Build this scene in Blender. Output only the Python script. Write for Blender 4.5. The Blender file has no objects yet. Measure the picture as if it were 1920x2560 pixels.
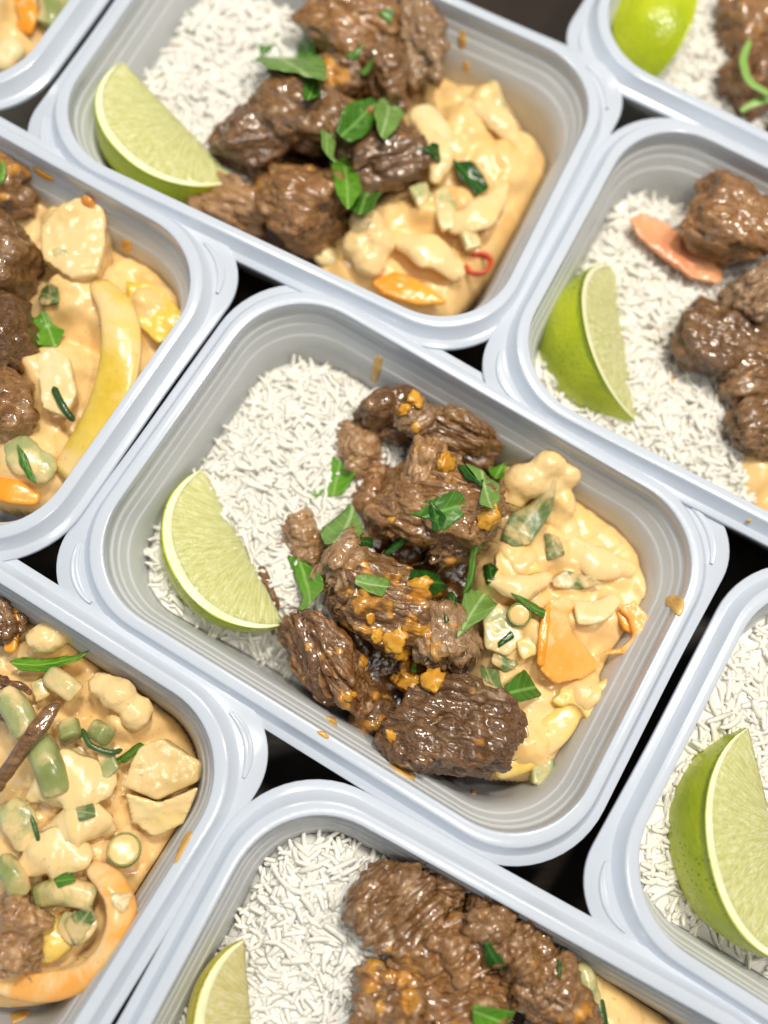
import bpy, bmesh, math, random
import numpy as np
from mathutils import Vector, Matrix, noise as mnoise
from mathutils.bvhtree import BVHTree

# ------------------------------------------------------------------ camera
CM = 0.01
S = 1920.0 / 1659.0                      # display px -> photograph px
FPX, NX, NY, HC = 2260.3, 820.0, 1858.0, 26.85   # focal (px), nadir (px), height above the flanges (cm)
ZF = 5.0                                 # flange height above the table (cm)
_d = np.array([NX - 960.0, NY - 1280.0, FPX]); _d /= np.linalg.norm(_d)
_X = np.array([1.0, 0, 0]) - _d * _d[0]; _X /= np.linalg.norm(_X)
_Z = -_d; _Y = np.cross(_Z, _X)
CAMZ = ZF + HC
CAM = np.array([0, 0, CAMZ])

sc = bpy.context.scene
COL = sc.collection
cam_d = bpy.data.cameras.new('camera'); cam = bpy.data.objects.new('camera', cam_d); COL.objects.link(cam)
cam_d.sensor_fit = 'HORIZONTAL'; cam_d.sensor_width = 36.0; cam_d.lens = FPX / 1920.0 * 36.0
cam_d.clip_start = 0.01; cam_d.clip_end = 50.0
right = Vector((_X[0], _Y[0], _Z[0])); down = Vector((_X[1], _Y[1], _Z[1])); fwd = Vector((_X[2], _Y[2], _Z[2]))
M = Matrix((( right.x, -down.x, -fwd.x, 0), (right.y, -down.y, -fwd.y, 0), (right.z, -down.z, -fwd.z, CAMZ * CM), (0, 0, 0, 1)))
cam.matrix_world = M
sc.camera = cam
def ray(x, y):                            # display px -> world direction
    r = np.array([x * S - 960.0, y * S - 1280.0, FPX])
    w = np.array([r @ _X, r @ _Y, r @ _Z]); return w / np.linalg.norm(w)
def at(x, y, z):                          # the point at height z (cm) seen at a display px
    w = ray(x, y); t = (z - CAMZ) / w[2]
    return CAM + w * t
_fp = at(860, 1520, 4.6) - CAM
cam_d.dof.use_dof = True
cam_d.dof.focus_distance = float(_fp @ np.array(fwd)) * CM
cam_d.dof.aperture_fstop = cam_d.lens / 8.5
cam_d.dof.aperture_blades = 0

# ------------------------------------------------------------------ light
world = bpy.data.worlds.new('World'); sc.world = world; world.use_nodes = True
bg = world.node_tree.nodes['Background']
bg.inputs[0].default_value = (0.80, 0.90, 1.0, 1); bg.inputs[1].default_value = 0.17
def area(name, loc, target, sx, sy, power, col):
    l = bpy.data.lights.new(name, 'AREA'); l.shape = 'RECTANGLE'; l.size = sx; l.size_y = sy
    l.energy = power; l.color = col
    o = bpy.data.objects.new(name, l); COL.objects.link(o); o.location = loc
    o.rotation_euler = (Vector(target) - Vector(loc)).to_track_quat('-Z', 'Y').to_euler()
    return o
for i_, (p_, w_, d_) in enumerate([((0.16, 0.40, 1.10), 8.2, 0.13), ((0.46, 0.14, 1.10), 4.4, 0.10), ((-0.16, 0.52, 1.10), 2.9, 0.10), ((0.10, -0.22, 1.15), 2.4, 0.16)]):
    l_ = area('ceiling_lamp', p_, (0.02, 0.05, 0.04), d_, d_, w_, (1.0, 0.93, 0.82)); l_.data.shape = 'DISK'
area('window_light', (-1.15, -0.25, 0.50), (0.0, 0.05, 0.05), 0.9, 0.6, 2.2, (0.55, 0.78, 1.0))
sc.render.engine = 'CYCLES'; cy = sc.cycles
cy.max_bounces = 7; cy.diffuse_bounces = 5; cy.glossy_bounces = 3; cy.transmission_bounces = 4; cy.transparent_max_bounces = 4; cy.use_denoising = True; cy.caustics_reflective = False; cy.caustics_refractive = False
sc.view_settings.view_transform = 'Standard'; sc.view_settings.look = 'None'
sc.view_settings.gamma = 1.0; sc.view_settings.exposure = 0.0
try: sc.view_settings.use_curve_mapping = False
except Exception: pass

# ------------------------------------------------------------------ helpers
def link(o, parent=None):
    COL.objects.link(o)
    if parent is not None: o.parent = parent
    return o
def mesh_obj(name, verts, faces, material, parent=None, smooth=True, uv=None, attr=None):
    """verts in cm, world or parent space"""
    me = bpy.data.meshes.new(name)
    v = np.asarray(verts, float) * CM
    me.from_pydata(v.tolist(), [], [list(map(int, f)) for f in faces] if not isinstance(faces, np.ndarray) else faces.tolist())
    if smooth: me.polygons.foreach_set('use_smooth', np.ones(len(me.polygons), bool))
    if uv is not None:
        l = me.uv_layers.new(name='UVMap'); idx = np.empty(len(me.loops), int); me.loops.foreach_get('vertex_index', idx)
        l.data.foreach_set('uv', np.asarray(uv, float)[idx].ravel())
    if attr is not None:
        for k, a in attr.items():
            a = np.asarray(a, float)
            if a.ndim == 2: at_ = me.attributes.new(k, 'FLOAT_VECTOR', 'POINT'); at_.data.foreach_set('vector', a.ravel())
            else: at_ = me.attributes.new(k, 'FLOAT', 'POINT'); at_.data.foreach_set('value', a)
    me.materials.append(material); me.update()
    return link(bpy.data.objects.new(name, me), parent)
def tag(o, label, cat, group=None, kind=None):
    if label: o['label'] = label
    if cat: o['category'] = cat
    if group: o['group'] = group
    if kind: o['kind'] = kind
    return o
def empty(name, loc=(0, 0, 0), rz=0.0):
    o = bpy.data.objects.new(name, None); o.empty_display_size = 0.01
    o.location = [c * CM for c in loc]; o.rotation_euler = (0, 0, rz)
    return link(o)

# vectorised gradient noise
_rs = np.random.RandomState(7)
_perm = np.tile(_rs.permutation(256), 3)
_grad = _rs.normal(size=(256, 3)); _grad /= np.linalg.norm(_grad, axis=1)[:, None]
def pn(p):
    p = np.asarray(p, float); i = np.floor(p).astype(int); f = p - i; i &= 255
    u = f * f * f * (f * (f * 6 - 15) + 10)
    def g(dx, dy, dz):
        h = _perm[_perm[_perm[i[:, 0] + dx] + i[:, 1] + dy] + i[:, 2] + dz]
        return (_grad[h] * (f - [dx, dy, dz])).sum(1)
    x0 = g(0,0,0) + u[:,0]*(g(1,0,0)-g(0,0,0)); x1 = g(0,1,0) + u[:,0]*(g(1,1,0)-g(0,1,0))
    x2 = g(0,0,1) + u[:,0]*(g(1,0,1)-g(0,0,1)); x3 = g(0,1,1) + u[:,0]*(g(1,1,1)-g(0,1,1))
    y0 = x0 + u[:,1]*(x1-x0); y1 = x2 + u[:,1]*(x3-x2)
    return (y0 + u[:,2]*(y1-y0)) * 1.5
def fbm(p, o=3, g=0.5):
    a, s, r = 1.0, 0.0, 0
    for k in range(o): r = r + a * pn(p * 2**k + 17.3 * k); s += a; a *= g
    return r / s
def smoothstep(a, b, x):
    t = np.clip((x - a) / (b - a), 0, 1); return t * t * (3 - 2 * t)

# ------------------------------------------------------------------ materials
def newmat(name):
    m = bpy.data.materials.new(name); m.use_nodes = True
    nt = m.node_tree; b = nt.nodes['Principled BSDF']
    return m, nt, b
def N(nt, t, **kw):
    n = nt.nodes.new(t)
    for k, v in kw.items():
        if k in n.inputs: n.inputs[k].default_value = v
        else: setattr(n, k, v)
    return n
def noise_node(nt, scale, detail=4, rough=0.55, dist=0.0, vec=None, coord='Object', stretch=None):
    if vec is None:
        tc = N(nt, 'ShaderNodeTexCoord'); vec = tc.outputs[coord]
    if stretch is not None:
        mp = N(nt, 'ShaderNodeMapping'); mp.inputs['Scale'].default_value = stretch
        nt.links.new(vec, mp.inputs['Vector']); vec = mp.outputs[0]
    n = N(nt, 'ShaderNodeTexNoise'); n.inputs['Scale'].default_value = scale; n.inputs['Detail'].default_value = detail
    n.inputs['Roughness'].default_value = rough; n.inputs['Distortion'].default_value = dist
    nt.links.new(vec, n.inputs['Vector'])
    return n.outputs['Fac']
def ramp(nt, fac, stops, interp='LINEAR'):
    r = N(nt, 'ShaderNodeValToRGB'); r.color_ramp.interpolation = interp
    e = r.color_ramp.elements
    while len(e) < len(stops): e.new(0.5)
    for el, (p, c) in zip(e, stops):
        el.position = p; el.color = (*c, 1) if len(c) == 3 else c
    nt.links.new(fac, r.inputs[0]); return r.outputs[0]
def mix(nt, fac, a, b, mode='MIX'):
    m = N(nt, 'ShaderNodeMix'); m.data_type = 'RGBA'; m.blend_type = mode
    for s, v in ((0, fac), (6, a), (7, b)):
        if isinstance(v, (int, float)): m.inputs[s].default_value = v
        elif isinstance(v, tuple): m.inputs[s].default_value = (*v, 1)
        else: nt.links.new(v, m.inputs[s])
    return m.outputs[2]
def bump(nt, b, h, strength, dist, prev=None):
    n = N(nt, 'ShaderNodeBump'); n.inputs['Strength'].default_value = strength; n.inputs['Distance'].default_value = dist
    nt.links.new(h, n.inputs['Height'])
    if prev is not None: nt.links.new(prev, n.inputs['Normal'])
    nt.links.new(n.outputs[0], b.inputs['Normal']); return n.outputs[0]
def sss(b, w, rad, scale):
    b.inputs['Subsurface Weight'].default_value = w; b.inputs['Subsurface Radius'].default_value = rad; b.inputs['Subsurface Scale'].default_value = scale

def mat_plastic(name, col, trans, rough):
    m, nt, b = newmat(name)
    n1 = noise_node(nt, 60, 3); c = ramp(nt, n1, [(0.3, tuple(x * 0.96 for x in col)), (0.7, col)])
    nt.links.new(c, b.inputs['Base Color'])
    b.inputs['Roughness'].default_value = rough; b.inputs['IOR'].default_value = 1.49
    n2 = noise_node(nt, 220, 2); bump(nt, b, n2, 0.05, 0.0005)
    if trans:
        t = N(nt, 'ShaderNodeBsdfTranslucent'); t.inputs[0].default_value = (0.85, 0.86, 0.84, 1)
        mx = N(nt, 'ShaderNodeMixShader'); mx.inputs[0].default_value = trans
        nt.links.new(b.outputs[0], mx.inputs[1]); nt.links.new(t.outputs[0], mx.inputs[2])
        nt.links.new(mx.outputs[0], nt.nodes['Material Output'].inputs[0])
    return m
M_RIM = mat_plastic('container_rim', (0.55, 0.60, 0.68), 0.0, 0.17)
M_BODY = mat_plastic('container_body', (0.74, 0.765, 0.79), 0.32, 0.14)

def mat_table():
    m, nt, b = newmat('dark_worktop')
    n = noise_node(nt, 9, 5); c = ramp(nt, n, [(0.3, (0.012, 0.008, 0.005)), (0.7, (0.040, 0.024, 0.015))])
    nt.links.new(c, b.inputs['Base Color']); b.inputs['Roughness'].default_value = 0.38
    n2 = noise_node(nt, 40, 4, stretch=(1, 12, 1)); bump(nt, b, n2, 0.15, 0.001)
    return m
M_TABLE = mat_table()

# ------------------------------------------------------------------ table
def build_table():
    bm = bmesh.new(); bmesh.ops.create_grid(bm, x_segments=1, y_segments=1, size=0.9)
    me = bpy.data.meshes.new('table_top'); bm.to_mesh(me); bm.free(); me.materials.append(M_TABLE)
    o = link(bpy.data.objects.new('table_top', me)); o['kind'] = 'structure'; o['label'] = 'dark brown worktop seen between the containers'
build_table()

# ------------------------------------------------------------------ containers
HA, HB = 8.8, 6.486
def outline(d, r, n=14, ne=14, rtab=None, flare=0.0):
    """rounded rectangle set in by d, corner radius r; tab corners (+,+) and (-,-) may be tighter and flared"""
    ha, hb = HA - d, HB - d; pts = []
    corners = [(1, 1, 0), (-1, 1, 90), (-1, -1, 180), (1, -1, 270)]
    arcs = []
    for k, (sx, sy, a0) in enumerate(corners):
        rr = rtab if (rtab is not None and k in (0, 2)) else r
        cx, cy = sx * (ha - rr), sy * (hb - rr)
        arcs.append([(cx + rr * math.cos(math.radians(a0 + 90 * i / n)), cy + rr * math.sin(math.radians(a0 + 90 * i / n))) for i in range(n + 1)])
    for k in range(4):
        pts += arcs[k]; p, q = np.array(arcs[k][-1]), np.array(arcs[(k + 1) % 4][0])
        pts += [tuple(p + (q - p) * i / ne) for i in range(1, ne)]
    pts = np.array(pts)
    if flare:
        for sx, sy in ((1, 1), (-1, -1)):
            c = np.array([sx * ha, sy * hb]); dist = np.linalg.norm(pts - c, axis=1)
            w = smoothstep(6.0, 0.6, dist)
            # outward normals of the outline
            t = np.roll(pts, -1, 0) - np.roll(pts, 1, 0); nrm = np.stack([t[:, 1], -t[:, 0]], 1); nrm /= np.linalg.norm(nrm, axis=1)[:, None]
            pts = pts + nrm * (flare * w)[:, None]
    return pts
def bevel_profile(pr, e=0.025):
    out = [pr[0]]
    for i in range(1, len(pr) - 1):
        p = np.array(pr[i]); a = np.array(pr[i-1]) - p; c = np.array(pr[i+1]) - p
        la, lc = np.linalg.norm(a), np.linalg.norm(c)
        out.append(tuple(p + a / la * min(e, la * 0.35))); out.append(tuple(p + c / lc * min(e, lc * 0.35)))
    out.append(pr[-1]); return out
RC = 3.05
def crad(d): return max(RC - 0.6 * d, 1.3)
def loft(rings):
    n = len(rings[0]); V = np.concatenate(rings); F = []
    for k in range(len(rings) - 1):
        a, b = k * n, (k + 1) * n
        for i in range(n):
            j = (i + 1) % n; F.append((a + i, a + j, b + j, b + i))
    return V, F
RIM_PR = [(0.05, 4.80), (0.0, 4.82), (0.0, 5.0), (0.25, 5.0), (0.46, 5.44), (0.50, 5.47), (0.78, 5.47), (0.82, 5.44), (0.84, 5.14)]
WALL_PR = [(0.84, 5.14), (0.87, 4.88), (0.95, 4.84), (0.99, 4.56), (1.06, 4.52), (1.16, 4.14), (1.23, 4.10), (1.40, 3.4), (1.48, 2.9), (1.61, 1.9), (1.73, 1.1), (1.92, 0.62), (2.27, 0.36), (2.81, 0.24), (3.4, 0.22)]
def wall_d(z):                            # inset of the inner wall at a height
    zs = [p[1] for p in WALL_PR][::-1]; ds = [p[0] for p in WALL_PR][::-1]
    return float(np.interp(z, zs, ds))
def make_rings(pr):
    rings = []
    for d, z in pr:
        if d < 0.12: o = outline(d, RC - d, rtab=1.95, flare=0.10)
        else: o = outline(d, crad(d))
        rings.append(np.column_stack([o, np.full(len(o), z)]))
    return rings
def container_meshes():
    V, F = loft(make_rings(bevel_profile(RIM_PR)))
    rim = bpy.data.meshes.new('rim'); rim.from_pydata((V * CM).tolist(), [], F); rim.materials.append(M_RIM)
    inner = bevel_profile(WALL_PR, 0.02)
    outer = [(d - 0.07, z - 0.09) for d, z in WALL_PR[::-1] if z < 4.9]
    outer = [(d, max(z, 0.06)) for d, z in outer] + [(0.66, 4.85), (0.44, 5.2)]
    ri = make_rings(inner) + []
    V, F = loft(ri); n = len(ri[0]); F.append(tuple(range((len(ri) - 1) * n, len(ri) * n)))
    ro = make_rings(outer); V2, F2 = loft(ro); F2.append(tuple(range(n))[::-1])
    F2 = [tuple(i + len(V) for i in f) for f in F2]
    body = bpy.data.meshes.new('wall'); body.from_pydata((np.concatenate([V, V2]) * CM).tolist(), [], F + F2); body.materials.append(M_BODY)
    # raised crescent on a tab, built about the (+,+) corner
    c = np.array([HA - 2.0, HB - 2.0]); rings = []
    m = 18
    for i in range(m + 1):
        a = math.radians(45 + (i / m - 0.5) * 72); w = 0.16 * math.sin(math.pi * (0.06 + 0.88 * i / m)) ** 0.6
        rad = 1.58; e = np.array([math.cos(a), math.sin(a)]); ring_ = []
        for k in range(9):
            t = k / 8 * 2 - 1; h = (1 - t * t) ** 0.7 * 0.11 - 0.05 * math.exp(-(t * 3) ** 2) - (0.02 if abs(t) == 1 else 0)
            p = c + e * (rad + t * w); ring_.append((p[0], p[1], 5.0 + h))
        rings.append(ring_)
    V = np.array(rings).reshape(-1, 3); F = [(i*9+k, (i+1)*9+k, (i+1)*9+k+1, i*9+k+1) for i in range(m) for k in range(8)]
    cres = bpy.data.meshes.new('tab_ridge'); cres.from_pydata((V * CM).tolist(), [], F); cres.materials.append(M_RIM)
    for me in (rim, body, cres): me.polygons.foreach_set('use_smooth', np.ones(len(me.polygons), bool)); me.update()
    for me in (rim, body, cres):
        bm = bmesh.new(); bm.from_mesh(me); bmesh.ops.recalc_face_normals(bm, faces=bm.faces); bm.to_mesh(me); bm.free()
    return rim, body, cres
ME_RIM, ME_BODY, ME_TAB = container_meshes()
CONT = {  # x, y (cm), heading (deg), label
 0: (2.14, 5.58, -30.77, 'white meal container in the middle of the photo, whole, lime wedge at its left'),
 1: (-0.14, 20.97, -25.86, 'white meal container at the upper middle, topped with beef and mint leaves'),
 2: (15.00, 12.51, -28.04, 'white meal container at the right edge, lime wedge on rice with a pink pepper slice'),
 3: (18.43, 25.23, -28.34, 'white meal container in the top right corner, only its left end in view'),
 4: (-13.38, 14.03, -29.70, 'white meal container at the left edge holding a long yellow pepper strip'),
 5: (-11.96, -0.67, -31.11, 'white meal container in the lower left corner holding green beans in sauce'),
 6: (-16.0, 29.2, -26.5, 'white meal container in the top left corner, only one rounded rim corner in view'),
 7: (3.14, -9.77, -27.93, 'white meal container at the bottom edge with a yellowish lime wedge on plain rice'),
 8: (17.49, -3.59, -31.53, 'white meal container in the lower right corner with a big lime wedge'),
}
LEVEL = {0: 0, 1: 1, 2: 2, 3: 0, 4: 2, 5: 1, 6: 0, 7: 2, 8: 1}   # overlapping flanges ride on one another
ROOT = {}
for k, (x, y, a, lab) in CONT.items():
    r = empty('food_container', (x, y, 0.0), math.radians(a)); ROOT[k] = r
    r.scale = (1, 1, 1 + 0.016 * LEVEL[k])
    tag(r, lab, 'container', 'white plastic meal containers')
    link(bpy.data.objects.new('wall', ME_BODY), r); link(bpy.data.objects.new('rim', ME_RIM), r)
    t1 = link(bpy.data.objects.new('tab_ridge', ME_TAB), r); t2 = link(bpy.data.objects.new('tab_ridge', ME_TAB), r); t2.rotation_euler = (0, 0, math.pi)
def to_local(k, p):                       # world cm -> container cm
    x, y, a, _ = CONT[k]; a = math.radians(a); p = np.atleast_2d(np.asarray(p, float))
    dx, dy = p[:, 0] - x, p[:, 1] - y
    q = p.copy(); q[:, 0] = dx * math.cos(a) + dy * math.sin(a); q[:, 1] = -dx * math.sin(a) + dy * math.cos(a); return q
def to_world(k, p):
    x, y, a, _ = CONT[k]; a = math.radians(a); p = np.atleast_2d(np.asarray(p, float)); q = p.copy()
    q[:, 0] = x + p[:, 0] * math.cos(a) - p[:, 1] * math.sin(a); q[:, 1] = y + p[:, 0] * math.sin(a) + p[:, 1] * math.cos(a); return q

# ------------------------------------------------------------------ food materials
def rnd_vec(nt, mul=7.0):                 # object coordinates shifted per object
    tc = N(nt, 'ShaderNodeTexCoord'); oi = N(nt, 'ShaderNodeObjectInfo')
    m = N(nt, 'ShaderNodeVectorMath', operation='MULTIPLY_ADD')
    m.inputs[1].default_value = (1, 1, 1)
    cb = N(nt, 'ShaderNodeCombineXYZ')
    ml = N(nt, 'ShaderNodeMath', operation='MULTIPLY'); ml.inputs[1].default_value = mul
    nt.links.new(oi.outputs['Random'], ml.inputs[0])
    for i in range(3): nt.links.new(ml.outputs[0], cb.inputs[i])
    nt.links.new(tc.outputs['Object'], m.inputs[0]); nt.links.new(cb.outputs[0], m.inputs[2])
    return m.outputs[0]
def attr_node(nt, name):
    a = N(nt, 'ShaderNodeAttribute'); a.attribute_name = name; return a.outputs['Fac']
def mat_meat(name, dark, mid, pale):
    m, nt, b = newmat(name)
    an = N(nt, 'ShaderNodeAttribute'); an.attribute_name = 'fibco'; v = an.outputs['Vector']   # along the grain of the meat, in cm
    n1 = noise_node(nt, 1.6, 5, 0.6, 0.5, vec=v)
    c = ramp(nt, n1, [(0.30, dark), (0.46, mid), (0.58, mid), (0.74, pale)])
    nf = noise_node(nt, 5.5, 4, 0.6, 0.2, vec=v)
    c = mix(nt, 0.5, c, ramp(nt, nf, [(0.33, dark), (0.5, mid), (0.68, pale)]))
    n2 = noise_node(nt, 22, 3, 0.6, vec=v)
    c = mix(nt, 0.35, c, ramp(nt, n2, [(0.35, tuple(x * 0.6 for x in mid)), (0.65, tuple(min(1, x * 1.6) for x in mid))]))
    pl = attr_node(nt, 'pale'); c = mix(nt, ramp(nt, pl, [(0.2, (0, 0, 0)), (0.95, (0.55,) * 3)]), c, ramp(nt, nf, [(0.38, mid), (0.62, pale)]))
    ft = attr_node(nt, 'fat'); c = mix(nt, ramp(nt, ft, [(0.2, (0, 0, 0)), (0.9, (0.7,) * 3)]), c, (0.50, 0.36, 0.23))
    oi = N(nt, 'ShaderNodeObjectInfo'); c = mix(nt, 1.0, c, ramp(nt, oi.outputs['Random'], [(0.0, (0.80, 0.78, 0.76)), (0.5, (1.0, 1.0, 1.0)), (1.0, (1.25, 1.15, 1.0))]), 'MULTIPLY')
    v2 = rnd_vec(nt)
    n3 = noise_node(nt, 300, 3, vec=v2); org = ramp(nt, n3, [(0.3, (0.42, 0.15, 0.008)), (0.7, (0.74, 0.36, 0.03))])
    sq = attr_node(nt, 'squash')
    c = mix(nt, ramp(nt, sq, [(0.15, (0, 0, 0)), (0.85, (0.85,) * 3)]), c, org)
    nt.links.new(c, b.inputs['Base Color'])
    nr = noise_node(nt, 3.0, 3, vec=v); rr = ramp(nt, nr, [(0.35, (0.14,) * 3), (0.65, (0.42,) * 3)])
    nt.links.new(rr, b.inputs['Roughness'])
    b.inputs['Specular IOR Level'].default_value = 0.5
    b.inputs['Coat Weight'].default_value = 0.8; b.inputs['Coat Roughness'].default_value = 0.06
    h1 = noise_node(nt, 4.5, 4, 0.65, 0.2, vec=v); h2 = noise_node(nt, 16, 3, 0.6, vec=v)
    p = bump(nt, b, h1, 0.7, 0.0016); p = bump(nt, b, h2, 0.55, 0.0007, p)
    h3 = noise_node(nt, 650, 3, 0.6, vec=v2); bump(nt, b, h3, 0.55, 0.0007, p)
    return m
M_MEAT = mat_meat('braised_beef', (0.060, 0.022, 0.006), (0.225, 0.108, 0.034), (0.56, 0.355, 0.175))
M_MEAT_DARK = mat_meat('dark_braised_beef', (0.038, 0.013, 0.004), (0.150, 0.068, 0.021), (0.43, 0.25, 0.11))
M_MEAT_PALE = mat_meat('pale_braised_beef', (0.10, 0.045, 0.016), (0.31, 0.175, 0.078), (0.63, 0.45, 0.26))
def mat_pulp():
    m, nt, b = newmat('squash_pulp'); v = rnd_vec(nt)
    n = noise_node(nt, 180, 4, vec=v); c = ramp(nt, n, [(0.3, (0.50, 0.20, 0.012)), (0.7, (0.74, 0.40, 0.05))])
    nt.links.new(c, b.inputs['Base Color']); b.inputs['Roughness'].default_value = 0.25
    sss(b, 0.2, (1, 0.5, 0.2), 0.002); bump(nt, b, noise_node(nt, 350, 3, vec=v), 0.5, 0.0008); return m
M_PULP = mat_pulp()
SAUCE = (0.84, 0.575, 0.25)
def mat_sauce(name, col, spots=0.5):
    m, nt, b = newmat(name); v = rnd_vec(nt)
    n = noise_node(nt, 45, 4, vec=v)
    c = ramp(nt, n, [(0.3, (col[0] * 0.94, col[1] * 0.86, col[2] * 0.70)), (0.5, col), (0.72, (min(1, col[0] * 1.06), col[1] * 1.13, col[2] * 1.25))])
    n4 = noise_node(nt, 85, 3, 0.5, 0.8, vec=v)
    c = mix(nt, ramp(nt, n4, [(0.58, (0, 0, 0)), (0.72, (0.55,) * 3)]), c, (0.83, 0.62, 0.22))
    n5 = noise_node(nt, 60, 3, 0.5, 1.2, vec=v)
    c = mix(nt, ramp(nt, n5, [(0.60, (0, 0, 0)), (0.70, (0.4,) * 3)]), c, (0.78, 0.42, 0.10))
    n2 = noise_node(nt, 700, 2, vec=v); c = mix(nt, ramp(nt, n2, [(0.66, (0, 0, 0)), (0.72, (spots,) * 3)]), c, (0.55, 0.24, 0.05))
    nt.links.new(c, b.inputs['Base Color']); b.inputs['Roughness'].default_value = 0.24
    b.inputs['Specular IOR Level'].default_value = 0.5
    sss(b, 0.15, (1.0, 0.6, 0.3), 0.003)
    p = bump(nt, b, noise_node(nt, 130, 3, vec=v), 0.16, 0.0014); bump(nt, b, noise_node(nt, 600, 3, vec=v), 0.10, 0.0004, p); return m
M_SAUCE = mat_sauce('creamy_curry_sauce', SAUCE)
def mat_gravy():
    m, nt, b = newmat('brown_gravy'); n = noise_node(nt, 110, 4)
    c = ramp(nt, n, [(0.3, (0.035, 0.013, 0.004)), (0.6, (0.12, 0.05, 0.012)), (0.8, (0.32, 0.14, 0.018))])
    nt.links.new(c, b.inputs['Base Color']); b.inputs['Roughness'].default_value = 0.15
    bump(nt, b, noise_node(nt, 200, 4), 0.6, 0.002); return m
M_GRAVY = mat_gravy()
def mat_veg(name, base, base2, cover, rough=0.22, edge=None, scale=55):
    """vegetable flesh base..base2 with a film of sauce over 'cover' of it"""
    m, nt, b = newmat(name); v = rnd_vec(nt)
    n = noise_node(nt, 70, 4, vec=v); c = ramp(nt, n, [(0.32, base), (0.68, base2)])
    if cover > 0:
        n2 = noise_node(nt, scale, 4, 0.6, 0.6, vec=v); t = 1.0 - cover
        t = 0.25 + 0.5 * t
        c = mix(nt, ramp(nt, n2, [(t - 0.07, (0, 0, 0)), (t + 0.07, (0.92,) * 3)]), c, (SAUCE[0], SAUCE[1] * 1.06, SAUCE[2] * 1.2))
    n3 = noise_node(nt, 800, 2, vec=v); c = mix(nt, ramp(nt, n3, [(0.67, (0, 0, 0)), (0.72, (0.4,) * 3)]), c, (0.40, 0.18, 0.04))
    nt.links.new(c, b.inputs['Base Color']); b.inputs['Roughness'].default_value = rough
    sss(b, 0.15, (1.0, 0.7, 0.3), 0.002)
    p = bump(nt, b, noise_node(nt, 150, 3, vec=v), 0.2, 0.0012); bump(nt, b, noise_node(nt, 600, 3, vec=v), 0.12, 0.0004, p); return m
M_PEPPER = mat_veg('orange_pepper', (0.84, 0.36, 0.05), (0.86, 0.44, 0.13), 0.42)
M_PEPPER_O = mat_veg('bright_orange_pepper', (0.80, 0.27, 0.012), (0.86, 0.40, 0.05), 0.22)
M_YELLOW = mat_veg('yellow_pepper', (0.66, 0.45, 0.04), (0.78, 0.58, 0.13), 0.45, scale=30)
M_POTATO = mat_veg('yellow_potato', (0.80, 0.56, 0.10), (0.84, 0.64, 0.24), 0.48)
M_CAULI = mat_veg('sauce_coated_cauliflower', (0.82, 0.54, 0.14), (0.84, 0.58, 0.26), 0.75)
M_ONION = mat_veg('translucent_onion', (0.74, 0.60, 0.28), (0.80, 0.68, 0.40), 0.30)
M_ZUC = mat_veg('sauce_filmed_zucchini', (0.26, 0.30, 0.11), (0.50, 0.50, 0.24), 0.48)
M_BEAN = mat_veg('green_bean', (0.20, 0.24, 0.07), (0.40, 0.42, 0.18), 0.42)
M_RING = mat_veg('spring_onion_green', (0.10, 0.17, 0.03), (0.22, 0.30, 0.08), 0.15)
M_CABB = mat_veg('sauce_draped_cabbage', (0.80, 0.60, 0.24), (0.84, 0.68, 0.36), 0.6)
M_SKIN = mat_veg('dark_green_skin', (0.015, 0.05, 0.012), (0.05, 0.12, 0.03), 0.12)
M_EGG = mat_veg('sauce_filmed_eggplant', (0.60, 0.42, 0.16), (0.72, 0.52, 0.22), 0.5)
M_EGGSKIN = mat_veg('browned_skin', (0.55, 0.20, 0.03), (0.70, 0.32, 0.08), 0.2)
M_PINK = mat_veg('pink_pepper', (0.72, 0.26, 0.12), (0.78, 0.40, 0.20), 0.18)
M_RED = mat_veg('red_chilli', (0.55, 0.06, 0.02), (0.66, 0.14, 0.06), 0.1)
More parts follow.
